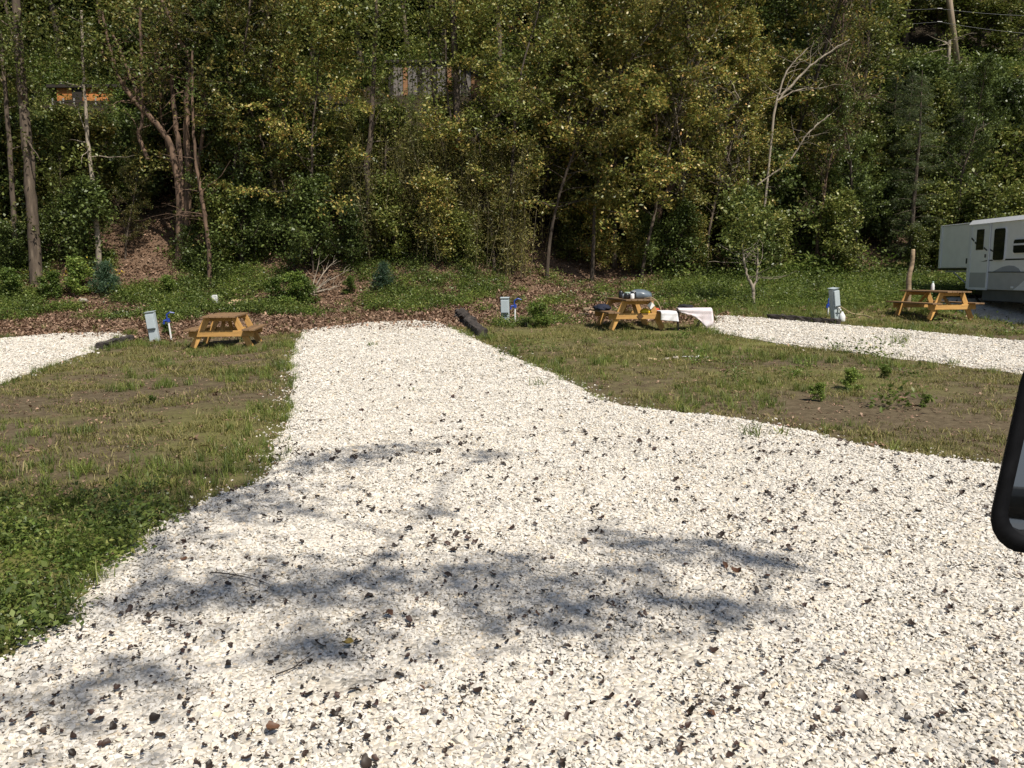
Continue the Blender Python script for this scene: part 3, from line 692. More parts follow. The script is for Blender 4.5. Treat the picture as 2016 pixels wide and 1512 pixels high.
for y0, z0, y1, z1 in ((-.16, 2.78, -.30, 2.70), (-.36, 2.65, -.46, 2.59), (-.84, 2.48, -1.0, 2.41), (-1.1, 2.42, -1.28, 2.36)):
    MB().prism([(y0, z0 - gz), (y1, z1 - gz), (y1, z1 - gz + .035), (y0, z0 - gz + .045)], -.052 if y0 > -1.05 else -.008, -.036 if y0 > -1.05 else -.001, 0).build('stripe', 'rv_black', rv)
MB().prism([(-1.3, 1.816 - gz), (-2.6, 1.816 - gz), (-2.5, 1.90 - gz), (-2.3, 1.97 - gz), (-2.05, 1.985 - gz), (-1.75, 1.95 - gz)], -.006, -.001, 0).build('swoosh', 'rv_swoosh', rv)
MB().prism([(-2.35, 1.32 - gz), (-3.4, 1.32 - gz), (-3.4, 1.79 - gz), (-3.0, 1.70 - gz), (-2.6, 1.45 - gz)], -.020, -.0125, 0).build('swoosh', 'rv_trim', rv)
rb('side_light', -.03, -.0125, -2.36, -2.24, 1.36, 1.42, 'rv_trim', .006)
sb = rb('slide_box', .05, 2.30, .02, 1.80, 1.93, 3.24, 'rv_white', .015)
rb('slide_floor', .03, 2.32, .02, 1.82, 1.87, 1.925, 'rv_black', .008, sb); rb('slide_roof', .03, 2.32, .02, 1.83, 3.243, 3.275, 'rv_trim', .006, sb)
rb('slide_trim', .025, .048, 1.70, 1.82, 1.93, 3.24, 'rv_trim', .004, sb); rb('slide_latch', .03, .049, .16, .22, 2.06, 2.22, 'rv_black', .004, sb)
rb('slide_rail', .10, .16, .02, 1.5, 1.80, 1.86, 'rv_grey', .006)
for x in (.13, 2.2): MB().tube([(x, 1.05, 1.80 - gz), (x, .04, 1.36 - gz)], .022, 8).build('support_strut', 'rv_grey', rv)
rb('bumper', .1, 2.25, .06, .16, 1.02, 1.12, 'rv_black', .01)
for x in (.25, 2.1):
    MB().tube([(x, .0, 1.12 - gz), (x - .05, -.5, .05)], .035, 6).build('stabilizer_jack', 'rv_black', rv)
    MB().box((x - .05, -.5, .02), (.2, .2, .04)).build('jack_foot', 'rv_black', rv)
for y in (-3.1, -3.9):
    for x in (.18, 2.15):
        wh = MB().tube([(x - .11, y, .34), (x - .09, y, .34), (x + .09, y, .34), (x + .11, y, .34)], [.30, .34, .34, .30], 22).build('wheel', 'tyre', rv)
        MB().tube([(x - .125, y, .34), (x + .115, y, .34)], .17, 16).build('rim', 'rim', wh)
MB().tube([(1.17, -LEN, 1.05 - gz), (1.17, -LEN - .95, 1.0 - gz), (1.17, -LEN - 1.0, 0)], .05, 8).build('hitch', 'rv_black', rv)
for z in (1.6, 1.75): rb('tail_light', 2.05, 2.25, .001, .03, z, z + .1, 'tail_red', .005)

# ------------------------------------------------------------------ the van beside the camera, only its door mirror reaches into view
vx, vy = .98, 1.0
van = thing('parked_vehicle', 'vehicle beside the road of which only the black door mirror shows', 'vehicle', (vx, vy, 0))
MB().prism([(-4.2, .45), (-4.2, 1.02), (-4.1, 1.08), (-.9, 1.12), (-.1, 1.06), (.10, .98), (.14, .80), (.14, .45)], .0, 1.85, 0).build('body', 'van_paint', van)
MB().prism([(-1.75, .50), (-1.75, 1.06), (-.75, 1.08), (-.75, .50)], -.012, -.001, 0).build('door', 'van_paint', van)
MB().box((-.03, -1.6, .92), (.03, .14, .035), ch=.008).build('door_handle', 'mirror_black', van)
for y in (-3.4, -.45):
    for x in (.08, 1.72):
        wh = MB().tube([(x - .1, y, .345), (x - .08, y, .345), (x + .08, y, .345), (x + .1, y, .345)], [.31, .345, .345, .31], 22).build('wheel', 'tyre', van)
        MB().tube([(x - .115, y, .345), (x + .115, y, .345)], .19, 16).build('rim', 'rim', wh)
MD = 1.12                                    # the mirror's distance along the view
def sup(cx, cz, hw, hh, r0, n=6):
    pts = []
    for sx, sz, a0 in ((1, 1, 0), (-1, 1, 90), (-1, -1, 180), (1, -1, 270)):
        for k in range(n + 1): a = R(a0 + 90 * k / n); pts.append((cx + sx * (hw - r0) + r0 * math.cos(a), cz + sz * (hh - r0) + r0 * math.sin(a)))
    return pts
mc = dp(1955, 890, MD)
mx = mc.x - vx + .134; mz = mc.z + .006; my = MD - vy
hull = [(0.0, .0, 1.0), (.012, .006, 1.01), (.05, .030, .98), (.10, .065, .86), (.125, .08, .55)]
vs, fs = [], []
base = sup(0, 0, .115, .152, .062)
lean = .14
for dy, dx, s in hull: vs += [(mx + dx + x * s + lean * z, my + dy, mz + z * s) for x, z in base]
n_ = len(base)
for j in range(len(hull) - 1): fs += [(j * n_ + i, j * n_ + (i + 1) % n_, (j + 1) * n_ + (i + 1) % n_, (j + 1) * n_ + i) for i in range(n_)]
fs.append(tuple((len(hull) - 1) * n_ + i for i in range(n_)))
inner = sup(0, 0, .094, .130, .048)
k = len(vs); vs += [(mx + x + lean * z, my + 0, mz + z) for x, z in inner]; vs += [(mx + x * .97 + lean * z, my + .022, mz + z * .97) for x, z in inner]
fs += [(i, k + i, k + (i + 1) % n_, (i + 1) % n_) for i in range(n_)]; fs += [(k + i, k + n_ + i, k + n_ + (i + 1) % n_, k + (i + 1) % n_) for i in range(n_)]
sm = MB().add(vs, fs).build('mirror_housing', 'mirror_black', van, smooth=False)
for p in sm.data.polygons: p.use_smooth = True
MB().add([(mx + x * .97 + lean * z, my + .020, mz + z * .97) for x, z in inner], [tuple(range(n_))]).build('mirror_glass', 'mirror_glass', sm)
MB().tube([(mx + .10, my + .08, mz - .06), (mx + .20, my + .07, mz - .10), (.05, -.5, 1.30), (.05, -.55, 1.08)], [.03, .03, .035, .04], 10).build('mirror_arm', 'mirror_black', van, smooth=True)

# ------------------------------------------------------------------ utility pole, wires, cabins up the slope
D = 45.0; pb = toground(xd(1860, D), D); ptop = dp(1849, -160, D)
t = thing('utility_pole', 'tall bare wooden utility pole on the wooded slope above the trailer', 'utility pole', pb)
MB().tube([Vector((0, 0, -.2)), ptop - pb], [.17, .14], 12).build('pole_shaft', 'pole_wood', t, smooth=True)
for py in (17, 43):
    a = dp(1850, py, D - .2) - pb
    MB().tube([a + Vector((-.13, 0, 0)), a + Vector((.13, 0, .0))], .03, 8).build('insulator', 'rv_black', t)
for py, pl, pr in ((17, 2, 32), (43, 42, 70)):
    a = dp(1850, py, D - .25); b1 = dp(1340, pl, 52.0); b2 = dp(2080, pr, 42)
    pts = []
    for k in range(25):
        u = k / 24; p = (b1.lerp(a, u * 2) if u < .5 else a.lerp(b2, u * 2 - 1)); s_ = (u * 2) % 1; p.z -= 1.2 * s_ * (1 - s_) * (1 if u < .5 else .3); pts.append(p)
    tag(MB().tube(pts, .007, 5).build('overhead_wire', 'wire'), ('upper' if py < 30 else 'lower') + ' of two thin grey overhead wires strung to the utility pole', 'wire', 'overhead wires')

def cabin(px0, px1, pyb, pyt, D, label, boards, slope):
    a = dp(px0, pyb, D); b_ = dp(px1, pyb, D); wd = b_.x - a.x; top = dp(px0, pyt, D).z; z0 = a.z - 1.6; zg = min(float(G(a.x, D)), float(G(b_.x, D)))
    t = thing('cabin', label, 'cabin', (a.x, D, zg - .5)); z0 = 0; zb = a.z - t.location.z; zt = top - t.location.z
    MB().box((wd / 2, 2.0, zt / 2), (wd, 3.9, zt)).build('wall', 'house_dark' if boards else 'house_orange', t)
    if boards:
        MB().box((wd / 2, .015, zb / 2), (wd + .1, .12, zb)).build('stone_base', 'stone_wall', t)
        n = int(wd / .22)
        for k in range(n):
            x = (k + .5) * wd / n; zz = zt - max(0, (x - wd * .62)) * slope
            if zz - zb > .1: MB().box((x, .02, (zb + zz) / 2), (wd / n * .88, .04, zz - zb)).build('wall_board', ('barn_wood' if x > wd * .72 or k % 9 == 3 else 'barn_grey' if k % 3 else 'house_dark'), t)
        MB().box((wd * .31, 2.1, zt + .08), (wd * .66, 4.4, .12)).build('roof', 'house_dark', t)
        L = wd * .42; MB().box((wd * .62 + L * .48, 2.1, zt + .10 - L * .5 * slope), (L * math.hypot(1, slope), 4.4, .12), rot=(0, math.atan(slope), 0)).build('roof', 'house_dark', t)
    else:
        MB().box((wd / 2, 2.1, zt + .05), (wd + .8, 4.4, .14)).build('roof', 'house_dark', t)
        if px0 > 500: t.children[0].data.materials[0] = MATS['house_dark']; t.children[1].data.materials[0] = MATS['house_grey']
        for x0, x1 in ((.28, .46),): MB().box((wd * (x0 + x1) / 2, .03, (zb + zt) / 2), (wd * (x1 - x0), .05, (zt - zb) * .98)).build('window', 'house_dark', t)
        for k in range(int(wd / .5) + 1): MB().box((k * .5, -.35, zb - .1), (.05, .05, .5)).build('rail_post', 'house_grey', t)
        MB().box((wd / 2, -.35, zb + .0), (wd, .05, .05)).build('rail', 'house_dark', t); MB().box((wd / 2, -.2, zb - .25), (wd, .5, .2)).build('deck', 'house_dark', t)
cabin(112, 222, 203, 172, 40, 'orange-walled cabin with dark eaves glimpsed through the trunks on the slope', False, 0)
cabin(765, 985, 195, 125, 40, 'weathered board barn with sloping roof line and stone base glimpsed between trees', True, .62)
cabin(628, 700, 222, 204, 39, 'low dark shed with a pale flat roof edge in the brush on the slope', False, 0)

# ------------------------------------------------------------------ trees
class Wood:                          # collects tubes quickly
    def __init__(s): s.V = []; s.F = []; s.n = 0
    def tube(s, P, r, k=6):
        P = np.asarray(P, float); n = len(P); r = np.broadcast_to(np.asarray(r, float), (n,))
        T = np.gradient(P, axis=0); T /= np.linalg.norm(T, axis=1)[:, None] + 1e-9
        ref = np.array([1., 0, 0]) if abs(T[0, 0]) < .8 else np.array([0, 1., 0])
        U = np.cross(T, ref); U /= np.linalg.norm(U, axis=1)[:, None] + 1e-9; Wv = np.cross(T, U)
        a = np.arange(k) * 2 * math.pi / k
        ring = P[:, None] + r[:, None, None] * (U[:, None] * np.cos(a)[None, :, None] + Wv[:, None] * np.sin(a)[None, :, None])
        s.V.append(ring.reshape(-1, 3)); I = s.n + np.arange(n * k).reshape(n, k); J = np.roll(I, -1, 1)
        s.F.append(np.stack([I[:-1], J[:-1], J[1:], I[1:]], -1).reshape(-1, 4)); s.n += n * k
    def mesh(s, name, mat): return raw_mesh(name, np.vstack(s.V), np.vstack(s.F), mat, True)
def bend(rng, p, d, L, n=5, wig=.25, lift=0.0):
    d = np.array(d, float); d /= np.linalg.norm(d); P = [np.array(p, float)]
    for _ in range(n):
        d = d + rng.normal(0, wig, 3) * .5 + np.array([0, 0, lift]); d /= np.linalg.norm(d); P.append(P[-1] + d * L / n)
    return np.array(P)
def gen_tree(seed, H, r0, cb, spread, nb, ns, nl, Lf, Wf, elev=45, lift=.04, sig=.16, leafm='leaf_green', bark='bark', tilt=.8, wig=.3, lean=.03, twig=.007, bottom=.6, droop=0):
    rng = np.random.default_rng(seed); w = Wood(); LP = []
    T = [np.zeros(3)]; d = np.array([rng.normal(0, lean), rng.normal(0, lean), 1.])
    for k in range(12): d = d + np.append(rng.normal(0, .07, 2), 0); d[2] = 1; T.append(T[-1] + d / np.linalg.norm(d) * H / 12)
    T = np.array(T); T[0, 2] = -.4; w.tube(smoothpath(T, 22), r0 * (1 - np.linspace(0, .88, 22)) * (1 + .25 * np.exp(-np.linspace(0, 22, 22))), 8)
    for i in range(nb):
        u = cb + (1 - cb) * ((i + rng.random()) / nb); q = u * 12; j = min(int(q), 11); p = T[j] + (T[j + 1] - T[j]) * (q - j)
        az = i * 2.4 + rng.normal(0, .5); e = R(elev + rng.normal(0, 12) + 20 * (u - .5)); f = (u - cb) / (1 - cb)
        L = spread * (bottom + (1 - bottom) * math.sin(math.pi * min(1, f * 1.15 + .12))) * rng.uniform(.65, 1.2) * (1 if f < .8 else 1 - (f - .8) * 2.2)
        B = bend(rng, p, (math.cos(az) * math.cos(e), math.sin(az) * math.cos(e), math.sin(e)), L, 6, wig, lift - droop)
        w.tube(B, np.linspace(max(.012, r0 * .38 * (1 - u * .8)), .006, 7), 5)
        for _ in range(ns):
            v = rng.uniform(.25, 1.0) * 6; jj = min(int(v), 5); p1 = B[jj] + (B[jj + 1] - B[jj]) * (v - jj)
            d1 = (B[jj + 1] - B[jj]) / (np.linalg.norm(B[jj + 1] - B[jj]) + 1e-9) * .7 + rng.normal(0, .7, 3) + np.array([0, 0, lift * 3 - droop * 3])
            C = bend(rng, p1, d1, L * rng.uniform(.22, .45), 3, wig, -droop * 2)
            if twig: w.tube(C, np.linspace(twig, twig * .4, 4), 3)
            if nl:
                m = max(3, int(nl * rng.lognormal(0, .5)))
                tt = rng.uniform(.1, 3, m); k0 = np.minimum(tt.astype(int), 2); LP.append(C[k0] + (C[k0 + 1] - C[k0]) * (tt - k0)[:, None] + rng.normal(0, sig, (m, 3)) * np.array([1, 1, .7]))
    wm = w.mesh('trunk', bark); lm = None
    if LP:
        LP = np.vstack(LP); V, Fq = leaf_quads(rng, LP, Lf, Wf, tilt); lm = raw_mesh('crown', V, Fq, leafm)
    return wm, lm
def needles(rng, P, L, n_each, mat):
    Q = np.repeat(P, n_each, 0) + rng.normal(0, .05, (len(P) * n_each, 3)); return leaf_quads(rng, Q, L, .022, 1.0, (0, 0, .4), .05)
VAR = {}
def var(kind, *a, **k): VAR.setdefault(kind, []).append(gen_tree(*a, **k) + (a[1],))
for i in range(3): var('tall', 10 + i, 15, .15, .16, 2.8, 44, 6, 44, .135, .075, 40, .05, .12, 'leaf_green', 'bark')
for i in range(3): var('edge', 145 + i, 11, .07, .20, 2.7, 40, 6, 48, .135, .074, 22, .01, .12, ['leaf_yellow', 'leaf_olive', 'leaf_yellow'][i], 'bark', bottom=.85, droop=.015)
for i in range(3): var('canopy', 15 + i, 13.5, .075, .36, 2.7, 36, 6, 46, .135, .078, 25, .02, .13, ['leaf_green', 'leaf_olive', 'leaf_green'][i], 'bark', bottom=.8)
for i in range(3): var('deep', 20 + i, 12, .13, .14, 2.5, 40, 6, 46, .14, .088, 30, .03, .12, 'leaf_deep', 'bark')
for i in range(4): var('yellow', 30 + i, 12.5, .11, .10, 2.4, 42, 6, 46, .135, .072, 35, .02, .12, 'leaf_yellow', 'bark', droop=.02)
for i in range(3): var('olive', 40 + i, 13, .11, .10, 2.5, 46, 7, 38, .115, .062, 40, .03, .14, 'leaf_olive', 'bark')
for i in range(3): var('twiggy', 50 + i, 11, .09, .2, 2.0, 34, 12, 4, .11, .06, 50, .05, .18, 'leaf_olive', 'bark_rust', twig=.009, wig=.5)
for i in range(3): var('shrub', 60 + i, 3.2, .035, .05, 1.25, 30, 8, 22, .13, .085, 45, .03, .15, 'leaf_deep', 'bark', bottom=.8)
for i in range(3): var('shrub_green', 70 + i, 3.0, .03, .05, 1.15, 28, 8, 22, .125, .075, 45, .03, .15, 'leaf_green', 'bark', bottom=.8)
for i in range(3): var('shrub_yellow', 80 + i, 3.6, .03, .05, 1.2, 30, 8, 22, .12, .066, 45, .03, .16, 'leaf_yellow', 'bark', bottom=.8)
for i in range(2): var('shrub_bright', 90 + i, 1.5, .02, .03, .75, 20, 7, 16, .12, .085, 45, .03, .10, 'leaf_bright', 'cane', bottom=.8)
for i in range(3): var('dead', 100 + i, 8, .036, .15, 2.4, 26, 13, 0, .1, .05, 50, .06, bark='bark_pale', twig=.008, wig=.45, lean=.15)
for i in range(3):                   # pines: soft hanging needles
    rng = np.random.default_rng(110 + i); w = Wood(); H = 15; w.tube(np.array([[0, 0, -.4], [.1, 0, 5], [0, .1, 10], [.05, 0, 15]]), [.20, .16, .1, .03], 8); P = []
    for k in range(60):
        z = 1.5 + 13.3 * k / 60 + rng.uniform(-.2, .2); az = k * 2.4; L = 2.9 * (1 - z / 16.5) ** .7 * rng.uniform(.7, 1.2)
        B = bend(rng, (0, 0, z), (math.cos(az), math.sin(az), .25), L, 6, .15, -.06); w.tube(B, np.linspace(.035, .006, 7), 4)
        for _ in range(15):
            v = rng.uniform(1.2, 6); j = min(int(v), 5); p = B[j] + (B[min(j + 1, 6)] - B[j]) * (v - j)
            C = bend(rng, p, rng.normal(0, 1, 3) * np.array([1, 1, .3]) - np.array([0, 0, .4]), .5, 3, .2, -.1); P += [C[1], C[2], C[3]]
    V, Fq = needles(rng, np.array(P), .20, 7, 'needle'); VAR.setdefault('pine', []).append((w.mesh('trunk', 'bark'), raw_mesh('crown', V, Fq, 'needle'), H))
rng = np.random.default_rng(120); w = Wood(); w.tube(np.array([[0, 0, -.1], [0, 0, 1.1]]), [.03, .01], 6); P = []
for k in range(120):
    z = rng.uniform(.1, 1.15); az = rng.uniform(0, 6.3); r_ = .5 * (1.25 - z) ** .6
    for q in np.linspace(.2, 1, 5): P.append((math.cos(az) * r_ * q, math.sin(az) * r_ * q, z + .12 * q))
V, Fq = needles(rng, np.array(P), .13, 7, 'needle_blue'); VAR['cedar'] = [(w.mesh('trunk', 'bark'), raw_mesh('crown', V, Fq, 'needle_blue'), 1.3)]
for i in range(3):                   # cane clumps
    rng = np.random.default_rng(130 + i); w = Wood(); P = []
    for k in range(26):
        p = np.append(rng.normal(0, .5, 2), -.2); h = rng.uniform(2.0, 5.2); B = bend(rng, p, (rng.normal(0, .12), rng.normal(0, .12), 1), h, 7, .07); w.tube(B, np.linspace(.011, .004, 8), 4)
        for _ in range(170):
            v = rng.uniform(.8, 7); j = min(int(v), 6); P.append(B[j] + (B[j + 1] - B[j]) * (v - j) + rng.normal(0, .20, 3))
    V, Fq = leaf_quads(rng, np.array(P), .15, .028, .9, (0, 0, .5)); VAR.setdefault('cane', []).append((w.mesh('stems', 'cane'), raw_mesh('leaves', V, Fq, 'leaf_cane'), 5.0))

KIND = {'edge': ('broadleaf_tree', 'leaning-out yellow green edge tree', 'tree'), 'canopy': ('broadleaf_tree', 'slender tree with high spreading leaves', 'tree'), 'tall': ('broadleaf_tree', 'tall fresh green broadleaf tree', 'tree'), 'deep': ('broadleaf_tree', 'dense dark green bushy tree', 'tree'),
        'yellow': ('broadleaf_tree', 'low-hanging yellowing autumn tree', 'tree'), 'olive': ('broadleaf_tree', 'small-leaved olive brown tree', 'tree'),
        'twiggy': ('twiggy_tree', 'tangled twiggy tree with few leaves', 'tree'), 'pine': ('pine_tree', 'pine tree with drooping dark needles', 'tree'),
        'dead': ('dead_tree', 'leafless dead tree with pale bare branches', 'tree'), 'shrub': ('shrub', 'dark green leafy shrub', 'shrub'), 'shrub_green': ('shrub', 'mid green leafy shrub', 'shrub'),
        'shrub_yellow': ('shrub', 'yellowish leafy shrub', 'shrub'), 'shrub_bright': ('leafy_plant', 'bright green broad-leaved plant', 'plant'), 'cedar': ('cedar_seedling', 'small bluish cedar seedling', 'tree'),
        'cane': ('cane_clump', 'thin upright leafy canes', 'cane')}
prng = random.Random(3); cnt = {}
MARKS = [(110, 'by the thick grey trunk'), (260, 'by the slim pale trunk'), (440, 'by the rusty many-stemmed tree'), (560, 'above the cut wood chunks'), (680, 'above the fallen branches'), (790, 'by the tan trunk'),
         (930, 'by the vine-hung dark trunk'), (1060, 'beyond the upright pedestal'), (1200, 'left of the leaning reddish trunk'), (1330, 'behind the loaded picnic table'), (1430, 'behind the draped camp table'),
         (1540, 'behind the forked sapling'), (1680, 'behind the corded pedestal'), (1810, 'behind the crooked post'), (9999, 'behind the trailer')]
def where(px, D):
    m = next(t for e, t in MARKS if px < e).replace('left of', 'near')
    return m + (' at the slope foot' if D < 32 else ' low on the slope' if D < 36 else ' midway up the slope' if D < 46 else ' high on the slope')
def plant(kind, px, D, h, label=None, v=None, rz=None, sxy=1.0, group=True):
    vs = VAR[kind]; k = cnt.get(kind, 0); cnt[kind] = k + 1; wm, lm, H = vs[(k if v is None else v) % len(vs)]
    nm, lb, cat = KIND[kind]; x = xd(px, D); s = h / H
    wd = where(px, D)
    o = thing(nm, label or lb + ' ' + wd, cat, toground(x, D), prng.uniform(0, 6.28) if rz is None else rz, None if label else nm.replace('_', ' ') + 's ' + wd)
    o.scale = (s * sxy, s * sxy, s)
    link('stems' if kind == 'cane' else 'trunk', wm, o)
    if lm: link('leaves' if kind == 'cane' else 'crown', lm, o)
    return o
def topz(py, D): return CAMH + (536 - py) / F_ * D
rr = random.Random(11)
def limit(px, D, h):                 # keep the sight lines to the cabins and the pole open
    g = float(G(xd(px, D), D))
    for a, b_, py in ((70, 255, 240), (730, 1000, 235), (620, 705, 235), (1790, 2020, 150)):
        m = 3300 / D if py < 200 else 1800 / D
        if a - m < px < b_ + m and D < (39 if py > 150 else 44): h = min(h, topz(py + 8, D) - g)
    return h
# rows of trees from the foot of the slope upwards
def kind_at(px):
    if px < 230: return rr.choice(['tall', 'deep', 'olive', 'tall'])
    if px < 480: return rr.choice(['twiggy', 'olive', 'twiggy', 'deep'])
    if px < 680: return rr.choice(['olive', 'yellow', 'tall'])
    if px < 940: return rr.choice(['tall', 'deep', 'tall', 'olive'])
    if px < 1440: return rr.choice(['yellow', 'yellow', 'yellow', 'olive', 'tall'])
    if px < 1660: return rr.choice(['deep', 'yellow', 'twiggy', 'tall'])
    return rr.choice(['pine', 'deep', 'tall', 'pine', 'olive'])
for D, step, hh in ((29.8, 120, 10.5), (33, 105, 12), (37, 95, 13), (43, 84, 14), (48, 78, 14), (54, 74, 14), (62, 70, 15)):
    px = -140 + rr.uniform(0, step)
    while px < 2160:
        d = D + rr.uniform(-1.2, 1.2) + (1.8 if px > 1060 and D < 32 else 0)
        h = limit(px, d, hh * rr.uniform(.8, 1.2)); k = kind_at(px)
        if h > 4.5: plant(k, px, d, h)
        elif h > 1.6: plant(rr.choice(['shrub', 'shrub_green']), px, d, h)
        px += step * rr.uniform(.7, 1.3)
for px, D, h in ((975, 29.0, 9.5), (1075, 29.4, 10.5), (1165, 29.8, 11), (1260, 30.2, 10.5), (1390, 30.6, 9), (610, 29.2, 9.5), (520, 29.6, 9)): plant('edge', px, D, h)
for px in (-30, 440, 560, 1010): plant('canopy', px, 29.6 + rr.uniform(-.4, .8), 12.5 * rr.uniform(.92, 1.08))
# understorey at the foot of the slope
for px in range(-60, 2100, 46):
    for D0, hm in ((29.0, 2.4), (31.0, 3.4), (34.5, 3.4), (38, 3.6), (41.6, 3.4), (45, 4.0), (49, 4)):
        if px > 1060: D0 += 1.6
        p = px + rr.uniform(-24, 24); d = D0 + rr.uniform(-.7, .7)
        if 210 < p < 350 and d < 32.6: continue          # the bare litter chute
        if 940 < p < 1090 and d < 33: continue           # the dark hollow
        if 560 < p < 960 and d < 30.6 and rr.random() < .25: continue
        if 290 < p < 430 and d < 31.5: hm = 1.1
        if d > 37 and rr.random() < .4: continue
        if 40 < d < 45 and (60 < p < 260 or 600 < p < 1010): d += 3.2; hm = 4.5
        if rr.random() < .14: continue
        k = 'shrub' if p < 700 and rr.random() < .7 else rr.choice(['shrub_green', 'shrub_yellow', 'shrub_green', 'shrub'])
        if p > 1080: k = rr.choice(['shrub_yellow', 'shrub_green', 'shrub_yellow', 'shrub'])
        if p > 1700: k = rr.choice(['shrub_green', 'shrub', 'shrub_green'])
        plant(k, p, d, max(.5, limit(p, d, hm * rr.uniform(.6, 1.25))), sxy=1.4 if d > 37 else 1.0)
for px in (740, 775, 810, 850, 885, 920, 960, 985, 1010, 870, 900, 800): plant('cane', px + rr.uniform(-10, 10), 29.5 + rr.uniform(-.6, 1.2), rr.uniform(3.6, 5.2))
for px, D, h in ((570, 26.6, .95), (540, 26.9, .7), (600, 26.7, .75), (20, 27.2, .9), (150, 27.6, 1.1), (330, 27.4, .6), (690, 27.4, .5), (100, 27.3, .8)): plant('shrub_bright', px, D, h)
plant('cedar', 205, 27.6, 1.15, 'dark bluish cedar seedling standing on the bank by the slim pale trunk')
plant('cedar', 755, 27.4, .95, 'bluish cedar seedling beside the fallen branches')
plant('dead', 1360, 31.2, 8.6, 'leafless dead tree with thin pale limbs among yellow leaves', 1)
plant('dead', 1500, 31.6, 6.5, 'smaller leafless dead tree with a fine pale twig spray', 2)

# trees whose trunks can be told apart: stems traced at the depth where they stand
def stem_tree(name, label, D, stems, leaves, leafm, bark, seed, cat='tree'):
    rng = np.random.default_rng(seed); base = dp(stems[0][0][0], stems[0][0][1], D); g = float(G(base.x, D))
    org = np.array([base.x, D, g]); o = thing(name, label, cat, tuple(org)); w = Wood(); allp = []
    for si, st in enumerate(stems):
        pts = []
        for k, (px, py, wd) in enumerate(st):
            dd = D + (.25 * math.sin(si * 2.1) if si else 0) * k / len(st); p = np.array(dp(px, py, dd)); pts.append((*(p - org), wd / F_ * D / 2))
        if st[0][3:] or si == 0: pts[0] = (pts[0][0], pts[0][1], min(pts[0][2], -.2), pts[0][3])
        S = smoothpath(pts, 5 * len(pts)); S[:, :3] += rng.normal(0, .012, (len(S), 3)); w.tube(S[:, :3], np.maximum(S[:, 3], .008), 8); allp.append(S)
        n = len(S)
        for _ in range(9):
            j = rng.integers(n // 3, n); e = rng.uniform(-.2, 1)
            B = bend(rng, S[j, :3], (rng.normal(0, 1), rng.normal(0, .8), e), rng.uniform(.5, 1.6), 5, .4); w.tube(B, np.linspace(max(.008, S[j, 3] * .35), .004, 6), 4); allp.append(np.column_stack([B, np.zeros(6)]))
    link('trunk', w.mesh('trunk', bark), o)
    P = []
    for (px, py, rad, n) in leaves:
        c = np.array(dp(px, py, D)) - org
        for _ in range(max(2, n // 40)):
            cc = c + rng.normal(0, rad, 3) * np.array([1, .8, .8]); P.append(cc + rng.normal(0, .22, (40, 3)))
            q = min(allp, key=lambda S: np.min(np.linalg.norm(S[:, :3] - cc, axis=1))); j = int(np.argmin(np.linalg.norm(q[:, :3] - cc, axis=1)))
    if P:
        V, Fq = leaf_quads(rng, np.vstack(P), .125, .07); link('crown', raw_mesh('crown', V, Fq, leafm), o)
    return o
stem_tree('grey_trunk_tree', 'tree with a thick straight grey trunk beside weeds and orange cabin', 28.3,
          [[(70, 528, 25), (64, 420, 21), (55, 300, 20), (45, 190, 18), (36, 80, 16), (30, -40, 14)], [(30, 470, 10), (22, 330, 9), (12, 200, 8), (0, 60, 7)]],
          [(60, 40, 1.0, 1600), (120, 110, .8, 900), (90, 260, .5, 200), (40, 330, .5, 250), (70, 440, .5, 300), (230, 130, .6, 400), (20, 130, .8, 800), (130, 30, .8, 900)], 'leaf_green', 'bark', 1)
stem_tree('slim_trunk_tree', 'slim pale-barked trunk broken and mottled rising behind the cedar seedling', 28.8,
          [[(192, 462, 11), (187, 400, 10), (180, 340, 8), (172, 260, 7), (165, 150, 6), (160, 20, 5)]], [(175, 300, .4, 200), (165, 110, .6, 500), (150, 175, .35, 110), (205, 205, .35, 110)], 'leaf_green', 'bark_pale', 2)
stem_tree('multi_stem_tree', 'many-stemmed tree with rusty brown trunks forking low above the litter chute', 29.2,
          [[(352, 505, 17), (354, 430, 15), (350, 350, 13), (335, 285, 12), (318, 256, 11), (290, 225, 10), (258, 190, 9), (232, 150, 8), (215, 90, 6), (200, 20, 5)],
           [(362, 480, 14), (358, 350, 12), (350, 270, 10), (341, 200, 9), (338, 150, 6)], [(366, 490, 16), (370, 350, 13), (367, 260, 12), (368, 185, 10), (375, 120, 9), (352, 75, 8), (330, 30, 7), (312, -20, 6)],
           [(385, 350, 9), (395, 290, 7), (402, 235, 6), (405, 180, 5)], [(318, 256, 10), (285, 215, 8), (262, 165, 7), (245, 120, 6), (222, 70, 5)], [(262, 200, 5), (280, 165, 4), (305, 140, 4), (345, 130, 3)],
           [(291, 315, 8), (280, 285, 8), (272, 262, 7), (280, 235, 6), (278, 120, 6), (275, 10, 5)]],
          [(330, 60, 1.2, 900), (430, 160, .8, 700), (250, 40, 1.0, 800), (330, 180, .8, 300), (380, 330, .5, 300), (300, 330, .6, 300), (370, 440, .4, 240)], 'leaf_olive', 'bark_rust', 3)
stem_tree('ivy_trunk_tree', 'slender pinkish trunk wrapped in ivy at its foot', 28.0,
          [[(412, 535, 10), (410, 480, 8), (402, 420, 8), (394, 370, 7), (386, 320, 6), (380, 220, 5), (378, 100, 4)], [(408, 425, 4), (380, 426, 3), (350, 424, 2)]],
          [(412, 505, .22, 240), (410, 470, .22, 160), (400, 380, .25, 120), (380, 150, .6, 300)], 'leaf_deep', 'bark_rust', 4)
